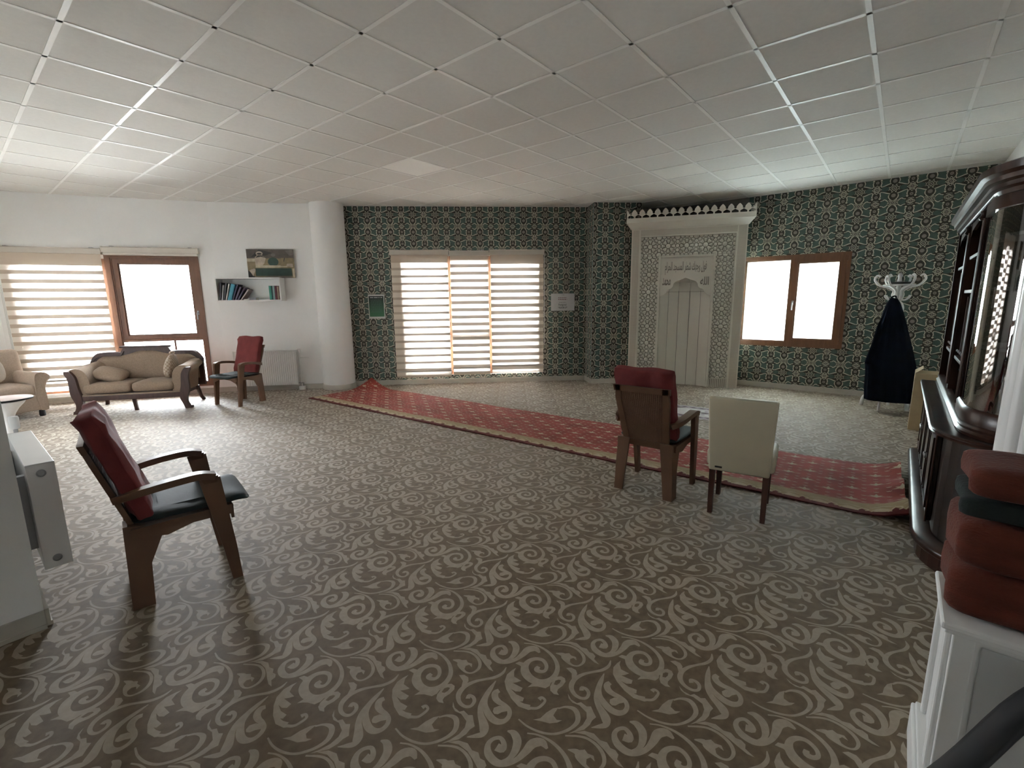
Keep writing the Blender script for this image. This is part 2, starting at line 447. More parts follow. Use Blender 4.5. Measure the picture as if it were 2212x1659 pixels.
cp += _stroke([(170,280,14),(250,345,20),(370,395,24),(500,415,24),(620,400,28),(740,360,34),(830,300,46),(852,230,50),(825,182,44),(740,165,24),(650,180,16)])
cp += _poly([(330,285),(420,270),(500,220),(590,180),(660,168),(605,215),(575,245),(600,285),(660,290),(600,310),(510,318),(420,298)])
cp += _poly([(805,40),(825,95),(880,130),(930,120),(980,160),(1030,160),(1040,210),(1055,260),(1000,290),(960,330),(880,375),(760,400),(690,412),(780,380),(880,330),(945,270),(960,215),(900,150),(830,125),(800,85)])
cp += _stroke([(650,430,16),(800,435,22),(900,460,26),(980,520,32),(1020,600,40),(1000,680,38),(920,735,26),(840,735,24),(780,690,40),(750,620,80),(730,575,60),(640,555,10)])
cp += _poly([(760,560),(830,555),(850,590),(910,610),(905,660),(870,625),(820,640),(800,690),(760,640)])
cp += _poly([(760,400),(880,385),(980,410),(1030,470),(1100,490),(1120,540),(1170,560),(1190,600),(1160,640),(1210,720),(1150,690),(1090,620),(1040,550),(980,480),(880,420)])
cp += _stroke([(1390,660,10),(1340,740,40),(1230,800,44),(1080,830,34),(950,860,44),(820,920,60),(740,1000,70),(715,1080,60),(740,1160,50),(810,1210,44),(890,1205,44),(940,1140,48),(925,1080,46),(865,1055,44),(850,1100,60)])
cp += _poly([(725,770),(800,765),(855,800),(860,850),(810,930),(760,930),(780,850)])
cp += _poly([(1530,665),(1500,720),(1500,790),(1600,850),(1540,870),(1480,880),(1560,920),(1620,950),(1590,1000),(1520,1000),(1450,960),(1530,1040),(1640,1090),(1620,1140),(1580,1140),(1640,1170),(1730,1190),(1720,1225),(1820,1240),(1700,1260),(1560,1210),(1460,1100),(1390,970),(1365,860),(1400,760),(1470,700)])
cp += _stroke([(1690,1230,40),(1820,1235,40),(1900,1180,40),(1935,1125,34),(1890,1085,40),(1850,1110,60)])
cp += _stroke([(1240,850,6),(1150,960,30),(1080,1080,50),(1030,1200,65),(1030,1320,80),(1060,1420,105),(1080,1520,125),(1050,1600,90),(950,1625,60),(835,1640,10)])
cp += _stroke([(1245,850,6),(1185,960,30),(1115,1070,50),(1092,1180,66),(1125,1290,90),(1190,1380,96),(1275,1425,90),(1370,1410,70),(1430,1340,62),(1430,1260,60),(1370,1195,60),(1290,1150,74),(1235,1090,84),(1235,1020,84),(1290,985,60)])
cp += _poly([(1200,1280),(1215,1230),(1290,1200),(1390,1220),(1430,1270),(1330,1290),(1270,1320),(1220,1315)])
CARPET = inlay(cp, 1.0, 1.0)

# ---- wallpaper tile (0.4 m repeat, mirrored both ways); unit 0.1 m
def wp_polys():
    q = []
    S = lambda pts: q.extend(stroke_quads([(x, y, w*1.12) for x, y, w in pts], 2, 4))
    # green leaf, cream ribs round it
    q.append(([(.46,.72),(1.0,.54),(1.50,.36),(1.54,.66),(1.46,.95),(1.50,1.20),(1.30,1.42),(1.0,1.46),(.84,1.58),(.58,1.62),(.66,1.25),(.56,1.0)], 1))
    S([(.38,.72,.10),(.7,.62,.11),(1.1,.46,.10),(1.52,.33,.06)])
    S([(1.50,.36,.08),(1.56,.62,.10),(1.50,.9,.11),(1.58,1.1,.10)])
    q.append(ell(1.57, 1.26, .15, .13, 2, 10))
    S([(.47,.80,.08),(.55,1.05,.11),(.50,1.30,.10),(.34,1.50,.08),(.2,1.62,.06)])
    # green ovals
    S([(.55,1.84,.08),(.72,1.62,.10),(.98,1.48,.11),(1.18,1.60,.09),(1.46,1.66,.08)])
    q.append(ell(1.05, 2.0, .43, .40, 1, 16)); q.append(ell(1.05, 0.0, .44, .34, 1, 16))
    # lattice star at the origin
    S = lambda pts: q.extend(stroke_quads([(x, y, w*0.8) for x, y, w in pts], 2, 4))
    S([(.30,0,.07),(0,.34,.07)])
    S([(.58,0,.05),(.42,.18,.07),(.28,.24,.07),(.26,.40,.07),(.12,.58,.07),(0,.64,.05)])
    S([(.46,.10,.05),(.66,.24,.07)]); S([(.1,.36,.06),(.3,.58,.06)])
    q.append(([(0,0),(.14,0),(0,.16)], 3))
    # cross lattice at (0, 2)
    S([(0,1.70,.07),(.30,2.0,.07)]); S([(.10,1.62,.07),(.30,1.80,.08),(.52,1.62,.07)])
    S([(.34,1.90,.06),(.55,1.96,.08),(.62,2.0,.06)]); S([(.18,1.72,.05),(.38,1.58,.07),(.42,1.44,.06)])
    q.append(([(0,2),(0,1.84),(.16,2)], 3))
    # cross star at (2, 0)
    S([(1.44,0,.06),(1.62,.12,.09),(1.72,.22,.09),(1.74,.40,.08),(1.64,.56,.06)]); S([(1.84,.46,.07),(2.0,.62,.08)]); S([(1.68,0,.09),(1.82,.16,.09),(2.0,.32,.09)])
    q.append(([(2,0),(1.82,0),(1.9,.1),(2,.18)], 3)); q.append(ell(1.86, .36, .07, .07, 2, 6))
    # eye at (2, 2)
    S([(1.56,1.86,.07),(1.72,1.84,.08),(1.86,1.74,.08),(2.0,1.70,.08)]); S([(1.5,2.0,.08),(1.66,1.98,.10)])
    S([(1.74,2.0,.06),(1.82,1.86,.06),(2.0,1.80,.06)]); q.append(ell(2, 2, .13, .12, 3, 8))
    S([(1.66,1.62,.06),(1.84,1.54,.07),(2.0,1.60,.06)])
    out = []
    for pts, l in q:
        for sx in (1, -1):
            for sy in (1, -1): out.append(([(p[0]*sx, p[1]*sy) for p in pts], l))
    for sy in (1, -1):
        out.append(ell(0, sy*1.0, .50, .50, 0, 16)); out.append(ell(0, sy*1.0, .27, .26, 3, 14))
        sun = []
        for i in range(24):
            r = .50 if i % 2 else .36
            sun.append((2+r*cos(2*pi*i/24), sy*1.02+r*sin(2*pi*i/24)))
        out.append((sun, 0)); out.append(ell(2, sy*1.02, .21, .21, 3, 12)); out.append(ell(2, sy*1.02, .06, .06, 0, 6))
    return [([(p[0]*0.1+0.2, p[1]*0.1+0.2) for p in pts], l) for pts, l in out]
WPAPER = inlay(wp_polys(), 0.4, 0.4)
WPM = [M['wp_dark'], M['wp_green'], M['wp_cream'], M['wp_grey']]

# ------------------------------------------------------------------ room outline (clockwise from above, inside on the right)
C1 = Vector((-2.21, 1.98))
def tp(t, p): return tuple(A2*t + N2*p)
SIDE_P = 0.80
corner = (6.17, 6.21)
sp_ = Vector(corner).dot(N2)
ROOM = [('radiator', tuple(C1)), ('far_left', (-4.37, 3.76))] + [('left', p) for p in LW] + [('back', BW0), ('niche', BW1), ('niche', (1.42, 8.31)), ('niche', (2.25, 8.385)),
        ('niche', (2.35, 8.95)), ('right', (3.12, 8.80)), ('right', RW0), ('side', RW1), ('rear', tp(-2.0, sp_)), ('near_left', tp(-2.0, C1.dot(N2)))]
pts = [Vector(p) for _, p in ROOM]; NP = len(pts)
def outer(i, th=0.16):
    a, b, c = pts[i-1], pts[i], pts[(i+1) % NP]
    d0 = (b-a).normalized(); d1 = (c-b).normalized(); n0 = Vector((-d0.y, d0.x)); n1 = Vector((-d1.y, d1.x))
    m = n0+n1; return b + m*(th/max(0.35, m.dot(n0)))
OUT = [outer(i) for i in range(NP)]
def wall_seg(bm, i, opens=(), z1=CEILZ+0.25):
    p0, p1, q0, q1 = pts[i], pts[(i+1) % NP], OUT[i], OUT[(i+1) % NP]
    L = (p1-p0).length
    xs = sorted({0, L, *[v for o in opens for v in (max(0, o[0]), min(L, o[1]))]}); zs = sorted({-0.02, z1, *[v for o in opens for v in o[2:]]})
    for a, b in zip(xs[:-1], xs[1:]):
        for c, d in zip(zs[:-1], zs[1:]):
            xm, zm = (a+b)/2, (c+d)/2
            if any(o[0] < xm < o[1] and o[2] < zm < o[3] for o in opens): continue
            ia, ib = p0.lerp(p1, a/L), p0.lerp(p1, b/L); oa, ob = q0.lerp(q1, a/L), q0.lerp(q1, b/L)
            hexa(bm, [(ia.x,ia.y,c),(ib.x,ib.y,c),(ob.x,ob.y,c),(oa.x,oa.y,c)], [(ia.x,ia.y,d),(ib.x,ib.y,d),(ob.x,ob.y,d),(oa.x,oa.y,d)])
opens_for = {}
for i, (nm, p) in enumerate(ROOM):
    for W in (WIN_A, WIN_B, WIN_C, WIN_D):
        if tuple(p) == tuple(W[0]): opens_for[i] = [W[2:]]
walls = {}
bms = {}
for i, (nm, p) in enumerate(ROOM):
    bm = bms.setdefault(nm, bmesh.new()); wall_seg(bm, i, opens_for.get(i, ()))
for nm, bm in bms.items():
    if nm in ('radiator', 'near_left', 'side', 'rear', 'far_left'):
        i = [k for k, r_ in enumerate(ROOM) if r_[0] == nm][0]; d_ = (pts[(i+1) % NP]-pts[i]).normalized(); X = T(pts[i].x, pts[i].y, 0) @ Rz(atan2(d_.y, d_.x))
        bm.transform(X.inverted()); walls[nm] = tag(fin(bm, 'wall_'+nm, M['wall']), kind='structure'); walls[nm].location = (pts[i].x, pts[i].y, 0); walls[nm].rotation_euler = (0, 0, atan2(d_.y, d_.x))
    else:
        walls[nm] = tag(fin(bm, 'wall_'+nm, [M['wall'], M['bare_grey']]), kind='structure')
        for pg in walls[nm].data.polygons:
            if pg.center.y > 8.1 and 2.24 < pg.center.x < 3.93: pg.material_index = 1
    walls[nm]['label'] = {'left': 'white plaster wall bending past the tall windows', 'back': 'back wall papered in green floral pattern around the banded blinds',
        'niche': 'papered wall corner standing forward beside the white prayer niche', 'right': 'papered wall around the frosted window',
        'side': 'white wall behind the dark wall cabinet', 'rear': 'white wall closing the room', 'near_left': 'white wall end at the near corner', 'radiator': 'white wall carrying the long radiator', 'far_left': 'white wall behind the armchair'}[nm]

def paper(i, s0, s1, opens=(), ph=0.0, z0=0.085):
    """wallpaper sheet on wall segment i, 2 mm in front of it"""
    p0, p1 = pts[i], pts[(i+1) % NP]; d = (p1-p0).normalized(); n = Vector((-d.y, d.x))
    pr = 0.386
    cells = [(a, b) for a in range(int((s0-ph)//pr)-1, int((s1-ph)//pr)+2) for b in range(-1, 10)]
    co, tri, lm = repeat(WPAPER, 0.4, 0.4, cells); co = co*(pr/0.4) + np.array([ph, 2.97-pr/2-pr*8])
    me = mesh_from('wallpaper', np.c_[co[:, 0], np.zeros(len(co)), co[:, 1]], tri, lm, WPM)
    bm = bmesh.new(); bm.from_mesh(me); bpy.data.meshes.remove(me)
    def cut(v, axis, clear=0):
        nn = (1, 0, 0) if axis == 0 else (0, 0, 1); pp = (v, 0, 0) if axis == 0 else (0, 0, v)
        bmesh.ops.bisect_plane(bm, geom=bm.verts[:]+bm.edges[:]+bm.faces[:], plane_co=pp, plane_no=nn, clear_inner=(clear == -1), clear_outer=(clear == 1))
    cut(s0, 0, -1); cut(s1, 0, 1); cut(z0, 1, -1); cut(CEILZ, 1, 1)
    for o in opens:
        cut(o[0], 0); cut(o[1], 0); cut(o[2], 1); cut(o[3], 1)
        bmesh.ops.delete(bm, geom=[f for f in bm.faces if o[0] < f.calc_center_median().x < o[1] and o[2] < f.calc_center_median().z < o[3]], context='FACES')
    for v in bm.verts:
        s, z = v.co.x, v.co.z; q = p0 + d*s - n*0.002
        v.co = (q.x, q.y, z)
    me = bpy.data.meshes.new('wallpaper'); bm.to_mesh(me); bm.free()
    for m in WPM: me.materials.append(m)
    return me
def seg(name, k=0): return [i for i, (nm, _) in enumerate(ROOM) if nm == name][k]
ib = seg('back'); Lb = (pts[ib+1]-pts[ib]).length
link('wallpaper', paper(ib, 0.0, Lb, [WIN_C[2:]], 0.211), walls['back'])
for k, ph in ((0, -0.1), (1, 0.207)):
    i = seg('niche', k); link('wallpaper', paper(i, 0.0, (pts[i+1]-pts[i]).length, (), ph), walls['niche'])
ir = seg('right', 1); link('wallpaper', paper(ir, 0.0, (pts[ir+1]-pts[ir]).length, [WIN_D[2:]], 0.12), walls['right'])

# ---- floor
def in_room(x, y):
    c = False; j = NP-1
    for i in range(NP):
        a, b = pts[i], pts[j]
        if (a.y > y) != (b.y > y) and x < (b.x-a.x)*(y-a.y)/(b.y-a.y)+a.x: c = not c
        j = i
    return c
def near_room(x, y, r):
    return any(in_room(x+dx*r, y+dy*r) for dx in (-1, -.5, 0, .5, 1) for dy in (-1, -.5, 0, .5, 1))
cells = []
for i in range(-24, 24):
    for j in range(-16, 22):
        c = CO.xy + E1*(i+.5) + E2*(j+.5)
        if near_room(c.x, c.y, 0.3): cells.append((i, j))
co, tri, lm = repeat(CARPET, 1.0, 1.0, cells)
xy = np.outer(co[:, 0], np.array(E1)) + np.outer(co[:, 1], np.array(E2)) + np.array(CO.xy)
bm = bmesh.new()
fv = [bm.verts.new((p.x, p.y, -0.012)) for p in OUT]; bm.faces.new(fv)
fl = tag(fin(bm, 'floor', M['base']), kind='structure')
fl['label'] = 'room floor under wall-to-wall carpet'
cpt = link('carpet', mesh_from('carpet', np.c_[xy, np.zeros(len(xy))], tri, lm, [M['carpet_dark'], M['carpet_light']]), fl)
cpt['label'] = 'wall-to-wall brown carpet with pale acanthus scrolls'

# ---- ground outside, added to cut the light thrown up onto the ceiling
bm = bmesh.new()
gs = [(-60, -50), (60, -50), (60, 70), (-60, 70)]
hexa(bm, [(x, y, -0.9) for x, y in gs], [(x, y, -0.4) for x, y in gs])
gro = tag(fin(bm, 'ground', M['ground']), kind='structure'); gro['label'] = 'pale ground added outside the windows to dim light on the ceiling'

# ---- ceiling: slab, metal grid, one board per bay
GX0 = Vector((-0.0522094, 3.2689494)); B2 = Vector((-sin(GA), cos(GA)))
bm = bmesh.new(); a = [bm.verts.new((p.x, p.y, CEILZ+0.06)) for p in OUT]; b = [bm.verts.new((p.x, p.y, CEILZ+0.2)) for p in OUT]
bm.faces.new(a); bm.faces.new(b[::-1])
for i in range(NP): bm.faces.new((a[i], a[(i+1) % NP], b[(i+1) % NP], b[i]))
ceil = tag(fin(bm, 'ceiling', M['wall']), kind='structure'); ceil['label'] = 'suspended ceiling of square white boards in a metal grid'
def clip_poly(poly, a, n):
    out = []
    for i in range(len(poly)):
        p, q = poly[i], poly[(i+1) % len(poly)]; dp, dq = (p-a).dot(n), (q-a).dot(n)
        if dp >= 0: out.append(p)
        if (dp > 0) != (dq > 0) and abs(dp-dq) > 1e-9: out.append(p.lerp(q, dp/(dp-dq)))
    return out
TS = 0.6; g = 0.014
def tile_mesh(poly, name):
    bm = bmesh.new()
    lo = [bm.verts.new((p[0], p[1], CEILZ+0.004)) for p in poly]; hi = [bm.verts.new((p[0], p[1], CEILZ+0.018)) for p in poly]
    bm.faces.new(lo); bm.faces.new(hi[::-1])
    for k in range(len(poly)): bm.faces.new((lo[k], lo[(k+1) % len(poly)], hi[(k+1) % len(poly)], hi[k]))
    bmesh.ops.recalc_face_normals(bm, faces=bm.faces)
    me = bpy.data.meshes.new(name); bm.to_mesh(me); bm.free(); me.materials.append(M['ceil_tile']); return me
full = tile_mesh([(g*.6, g*.6), (TS-g*.6, g*.6), (TS-g*.6, TS-g*.6), (g*.6, TS-g*.6)], 'ceiling_tile')
LED = {(2, 4), (6, 0)}
gm = bmesh.new()
for i in range(-16, 16):
    for j in range(-16, 20):
        o = GX0 + A2*TS*i + B2*TS*j
        cs = [o, o+A2*TS, o+A2*TS+B2*TS, o+B2*TS]
        cin = [in_room(c.x, c.y) for c in cs]
        if not any(cin) and not in_room(*(o+(A2+B2)*TS/2)): 
            continue
        poly = [Vector(p) for p in pts]
        for (pa, nn) in ((o+A2*g*.6, A2), (o+A2*(TS-g*.6), -A2), (o+B2*g*.6, B2), (o+B2*(TS-g*.6), -B2)):
            poly = clip_poly(poly, pa, nn)
            if len(poly) < 3: break
        if len(poly) < 3: continue
        ar = abs(sum(poly[k].x*poly[(k+1) % len(poly)].y-poly[(k+1) % len(poly)].x*poly[k].y for k in range(len(poly))))/2
        if ar < 0.004: continue
        if (i, j) not in LED:
            if all(cin) and ar > 0.33:
                t = link('ceiling_tile', full, ceil); t.location = (o.x, o.y, 0); t.rotation_euler = (0, 0, GA)
            else:
                t = link('ceiling_tile', tile_mesh([tuple(p) for p in poly], 'ceiling_tile_cut'), ceil)
        # grid bars along the two near edges
        for (d, nn) in ((A2, B2), (B2, A2)):
            bar = [Vector(p) for p in pts]
            for (pa, n2) in ((o, d), (o+d*TS, -d), (o-nn*g, nn), (o+nn*g, -nn)):
                bar = clip_poly(bar, pa, n2)
                if len(bar) < 3: break
            if len(bar) < 3: continue
            ba = abs(sum(bar[k].x*bar[(k+1) % len(bar)].y-bar[(k+1) % len(bar)].x*bar[k].y for k in range(len(bar))))/2
            if ba < 1e-4: continue
            lo = [gm.verts.new((p.x, p.y, CEILZ)) for p in bar]; hi = [gm.verts.new((p.x, p.y, CEILZ+0.03)) for p in bar]
            try:
                gm.faces.new(lo); gm.faces.new(hi[::-1])
                for k in range(len(bar)): gm.faces.new((lo[k], lo[(k+1) % len(bar)], hi[(k+1) % len(bar)], hi[k]))
            except ValueError: pass
bmesh.ops.recalc_face_normals(gm, faces=gm.faces)
me = bpy.data.meshes.new('ceiling_grid'); gm.to_mesh(me); gm.free(); me.materials.append(M['ceil_grid']); link('ceiling_grid', me, ceil)
for (i, j), lab in zip(sorted(LED), ('square white ceiling light panel over the banded window blinds', 'square white ceiling light panel in front of the prayer niche')):
    o = GX0 + A2*TS*i + B2*TS*j
    e = empty('ceiling_light', (o.x, o.y, CEILZ+0.002), GA, lab, 'ceiling light', 'square panels in the ceiling grid')
    bm = bmesh.new()
    for (x0, x1, y0, y1) in ((.008, .592, .008, .022), (.008, .592, .578, .592), (.008, .022, .022, .578), (.578, .592, .022, .578)): box(bm, x0, x1, y0, y1, 0, .03)
    fin(bm, 'frame', M['white_paint'], e)
    bm = bmesh.new(); box(bm, .022, .578, .022, .578, .003, .02); fin(bm, 'diffuser', M['panel_led'], e)

# ---- baseboards
def baseboard(nm, segs, h=0.085, skip=None):
    bm = bmesh.new()
    for i in segs:
        p0, p1 = pts[i], pts[(i+1) % NP]; d = (p1-p0).normalized(); n = Vector((d.y, -d.x))
        r = [(p0, 0.001), (p1, 0.001), (p1, 0.016), (p0, 0.016)]
        lo = [(q.x+n.x*o, q.y+n.y*o) for q, o in r]
        hexa(bm, [(x, y, 0.0) for x, y in lo], [(x, y, h) for x, y in lo])
        lo2 = [(q.x+n.x*o, q.y+n.y*o) for q, o in ((p0, 0.001), (p1, 0.001), (p1, 0.022), (p0, 0.022))]
        hexa(bm, [(x, y, 0.0) for x, y in lo2], [(x, y, 0.02) for x, y in lo2])
    o = tag(fin(bm, 'baseboard_'+nm, M['base']), kind='structure'); o['label'] = 'beige skirting board along the %s wall' % nm.replace('_', ' '); return o
for nm in ('left', 'back', 'niche', 'right', 'side', 'near_left', 'radiator', 'far_left'):
    baseboard(nm, [i for i, (n2, _) in enumerate(ROOM) if n2 == nm and not (nm == 'niche' and i in (seg('niche', 2), seg('niche', 3)))])

# ---- round pillar
bm = bmesh.new(); lathe(bm, [(0.27, 0.0), (0.27, CEILZ+0.02)], 48)
pil = tag(fin(bm, 'wall_pillar', M['wall'], smooth=40, loc=(-3.07, 8.22, 0)), kind='structure'); pil['label'] = 'round white pillar between plain and papered walls'
bm = bmesh.new(); lathe(bm, [(0.283, 0.0), (0.283, 0.07), (0.274, 0.085), (0.268, 0.085)], 48); fin(bm, 'baseboard_ring', M['base'], pil, smooth=40)
# ------------------------------------------------------------------ windows
def wall_frame(p0, p1, s=0.0, z=0.0, off=0.0):
    p0 = Vector(p0); p1 = Vector(p1); d = (p1-p0).normalized(); n = Vector((-d.y, d.x)); q = p0 + d*s + n*off
    return (q.x, q.y, z), atan2(d.y, d.x)
def bar_frame(bm, x0, x1, z0, z1, w, y0, y1):
    """rectangular ring of mitred bars with a stepped inner edge; w = (left, right, bottom, top)"""
    l, r, b, t = w
    for k, (g_, ya, yb) in enumerate(((0.0, y0, y1), (0.018, y0+0.018, y1-0.01))):
        o = [(x0, z0), (x1, z0), (x1, z1), (x0, z1)]; i = [(x0+l+g_, z0+b+g_), (x1-r-g_, z0+b+g_), (x1-r-g_, z1-t-g_), (x0+l+g_, z1-t-g_)]
        for a in range(4):
            c = (a+1) % 4
            hexa(bm, [(o[a][0], ya, o[a][1]), (o[c][0], ya, o[c][1]), (i[c][0], ya, i[c][1]), (i[a][0], ya, i[a][1])],
                     [(o[a][0], yb, o[a][1]), (o[c][0], yb, o[c][1]), (i[c][0], yb, i[c][1]), (i[a][0], yb, i[a][1])])
def pane(e, x0, x1, z0, z1, m, y=0.085):
    bm = bmesh.new(); box(bm, x0, x1, y-0.003, y+0.003, z0, z1); return fin(bm, 'pane', m, e)
def handle(e, x, z, m='grey_metal', y=0.03):
    bm = bmesh.new(); box(bm, x-.014, x+.014, y-.012, y+.002, z-.035, z+.035, bev=.004); tube(bm, [(x, y-.01, z), (x, y-.045, z), (x, y-.05, z-.02), (x, y-.05, z-.11)], .009, 8)
    return fin(bm, 'window_handle', M[m], e, smooth=40)
def window(n, W, label):
    (loc, a) = wall_frame(W[0], W[1]); e = empty('window_%d' % n, loc, a); tag(e, label, kind='structure'); return e
# tall window under the lowered striped blind
w = window(1, WIN_A, 'tall brown window behind the lowered striped blind'); s0, s1, z0, z1 = WIN_A[2:]
bm = bmesh.new(); bar_frame(bm, s0, s1, z0, z1, (.07, .07, .07, .07), .04, .13); fin(bm, 'frame', M['brown_frame'], w)
bm = bmesh.new(); box(bm, s0+.06, s1-.06, .045, .125, .86, .97, bev=.006); fin(bm, 'transom_bar', M['brown_frame'], w)
pane(w, s0+.07, s1-.07, z0+.07, .87, M['pane']); pane(w, s0+.07, s1-.07, .96, z1-.07, M['pane'])
# tall open-view window with brown frame
w = window(2, WIN_B, 'tall clear window with wide brown frame behind the sofa'); s0, s1, z0, z1 = WIN_B[2:]
bm = bmesh.new(); bar_frame(bm, s0-.04, s1, z0, z1, (.07, .065, .065, .06), -.015, .13); fin(bm, 'frame', M['brown_frame'], w)
bm = bmesh.new(); bar_frame(bm, s0+.03, s1-.06, .93, z1-.055, (.085, .085, .07, .085), .012, .09); sash = fin(bm, 'sash', M['brown_frame'], w)
pane(sash, s0+.10, s1-.13, .99, z1-.13, M['pane'], .06)
bm = bmesh.new(); box(bm, s0+.02, s1-.06, .0, .12, .90, .945, bev=.005); fin(bm, 'transom_bar', M['brown_frame'], w)
handle(sash, s1-.10, 1.35, y=.012)
pane(w, s0+.03, .72, z0+.06, .905, M['pane']); pane(w, .74, s1-.06, z0+.06, .905, M['pane'])
bm = bmesh.new(); box(bm, .715, .745, .05, .12, z0+.06, .905); fin(bm, 'lower_mullion', M['brown_frame'], w)
# three-part window under the cream blinds
w = window(3, WIN_C, 'three-part brown window behind the cream blinds'); s0, s1, z0, z1 = WIN_C[2:]
bm = bmesh.new(); bar_frame(bm, s0, s1, z0, z1, (.07, .07, .07, .07), .04, .13); fin(bm, 'frame', M['brown_frame'], w)
for x in (1.75, 2.49):
    bm = bmesh.new(); box(bm, x-.05, x+.05, .045, .125, z0+.06, z1-.06, bev=.006); fin(bm, 'mullion', M['brown_frame'], w)
bm = bmesh.new(); box(bm, 1.80, 2.44, .045, .125, .84, .94, bev=.006); fin(bm, 'transom_bar', M['brown_frame'], w)
pane(w, s0+.07, 1.71, z0+.07, z1-.07, M['pane']); pane(w, 2.53, s1-.07, z0+.07, z1-.07, M['pane'])
pane(w, 1.79, 2.45, z0+.07, .85, M['pane']); pane(w, 1.79, 2.45, .93, z1-.07, M['pane'])
# frosted window
w = window(4, WIN_D, 'frosted two-light window in brown frame'); s0, s1, z0, z1 = WIN_D[2:]
bm = bmesh.new(); bar_frame(bm, s0-.05, s1, z0, z1, (.055, .06, .075, .06), -.012, .12); fin(bm, 'frame', M['brown_frame'], w)
bm = bmesh.new(); box(bm, .672, .735, -.008, .115, z0+.07, z1-.055, bev=.004); fin(bm, 'mullion', M['brown_frame'], w)
bm = bmesh.new(); bar_frame(bm, .725, s1-.05, z0+.06, z1-.05, (.055, .075, .065, .075), -.022, .07); sash = fin(bm, 'sash', M['brown_frame'], w)
pane(w, s0, .68, z0+.07, z1-.055, M['frost']); pane(sash, .77, s1-.115, z0+.115, z1-.115, M['frost'], .03)
handle(sash, .752, 1.40, y=-.022)
bm = bmesh.new(); box(bm, s1-.056, s1-.032, -.034, -.012, z1-.13, z1-.06, bev=.003); box(bm, s1-.056, s1-.032, -.034, -.012, z0+.10, z0+.17, bev=.003); fin(bm, 'hinge', M['brown_frame'], sash)

# ------------------------------------------------------------------ banded roller blinds
def blind(label, W, s0, s1, z0, z1, ztop, pitch, opq, first, off=-0.065, lead=None, chain='r', group=None, dx=0.0, rolled=False):
    loc, a = wall_frame(W[0], W[1], s0, 0.0, off); e = empty('roller_blind', (loc[0], loc[1], z0 if not rolled else z1), a, label, 'blind', group)
    zb = e.location.z; wd = s1-s0
    bm = bmesh.new(); prof = [(-.035, 0), (.035, 0), (.035, .075), (.02, .085), (-.02, .085), (-.035, .07)]
    a_ = [bm.verts.new((0, p[0], z1-zb+p[1])) for p in prof]; b_ = [bm.verts.new((wd, p[0], z1-zb+p[1])) for p in prof]
    bm.faces.new(a_[::-1]); bm.faces.new(b_)
    for i in range(6): bm.faces.new((a_[i], b_[i], b_[(i+1) % 6], a_[(i+1) % 6]))
    cas = fin(bm, 'cassette', M['cassette'], e)
    for x in (0.004, wd-0.004):
        bm = bmesh.new(); box(bm, x-.006, x+.006, -.038, .038, z1-zb-.004, z1-zb+.09, bev=.003); fin(bm, 'end_cap', M['cassette'], cas)
    for x in (.12, wd-.12):
        bm = bmesh.new(); box(bm, x-.02, x+.02, -.01, -off, z1-zb+.08, z1-zb+.095); fin(bm, 'bracket', M['grey_metal'], cas)
    if rolled:
        bm = bmesh.new(); tube(bm, [(.02, 0, -.012), (wd-.02, 0, -.012)], .03, 14); fin(bm, 'rolled_fabric', M['cassette'], e, smooth=40); return e
    z = z1; 
    def strip(name, m, za, zc, yo):
        bm = bmesh.new()
        n = 4
        for k in range(n):
            xa, xb = .012+(wd-.024)*k/n, .012+(wd-.024)*(k+1)/n
            f = [bm.verts.new(p) for p in ((xa, yo, za-zb), (xb, yo, za-zb), (xb, yo, zc-zb), (xa, yo, zc-zb))]; bm.faces.new(f)
        return fin(bm, name, m, e)
    strip('opaque_band', M['band'], first, z1+.01, 0.0)
    z = first
    while z > z0+.03:
        sh = pitch-opq
        strip('sheer_band', M['sheer_c'] if group else M['sheer'], max(z-sh, z0+.02), z, 0.0); z -= sh
        if z < z0+.03: break
        strip('opaque_band', M['band'], max(z-opq, z0+.02), z, 0.0); z -= opq
    bm = bmesh.new(); box(bm, .005, wd-.005, -.012, .012, z0, z0+.028, bev=.005); fin(bm, 'bottom_bar', M['cassette'], e)
    x = wd+.004 if chain == 'r' else -.004
    bm = bmesh.new(); tube(bm, [(x, -.02, z1-zb), (x, -.02, 0.75*(z0-zb)+.25*(z1-zb)), (x, .01, 0.74*(z0-zb)+.26*(z1-zb)), (x, .015, z1-zb)], .0035, 6); fin(bm, 'pull_chain', M['pale_card'], e, smooth=60)
    return e
blind('wide lowered blind with pale bands in front of the window beside the armchair', WIN_A, 0.10, 1.315, 0.17, 2.26, 2.26, 0.1305, 0.056, 2.085, chain='l')
blind('cream blind rolled up in its box above the clear window', WIN_B, -0.03, 1.255, 0, 2.29, 0, 0, 0, 0, off=-0.06, rolled=True)
G3 = 'three cream blinds side by side on the papered wall'
blind('cream banded blind with thin dark lines, beside the green notice', WIN_C, 0.765, 1.77, 0.115, 2.29, 0, 0.127, 0.040, 2.16, group=G3)
blind('narrow cream banded blind hanging between two wider ones', WIN_C, 1.785, 2.478, 0.135, 2.275, 0, 0.1275, 0.058, 2.20, off=-0.06, group=G3)
blind('cream banded blind with crisp bands, beside the white notice', WIN_C, 2.492, 3.462, 0.15, 2.29, 0, 0.126, 0.062, 2.13, group=G3)

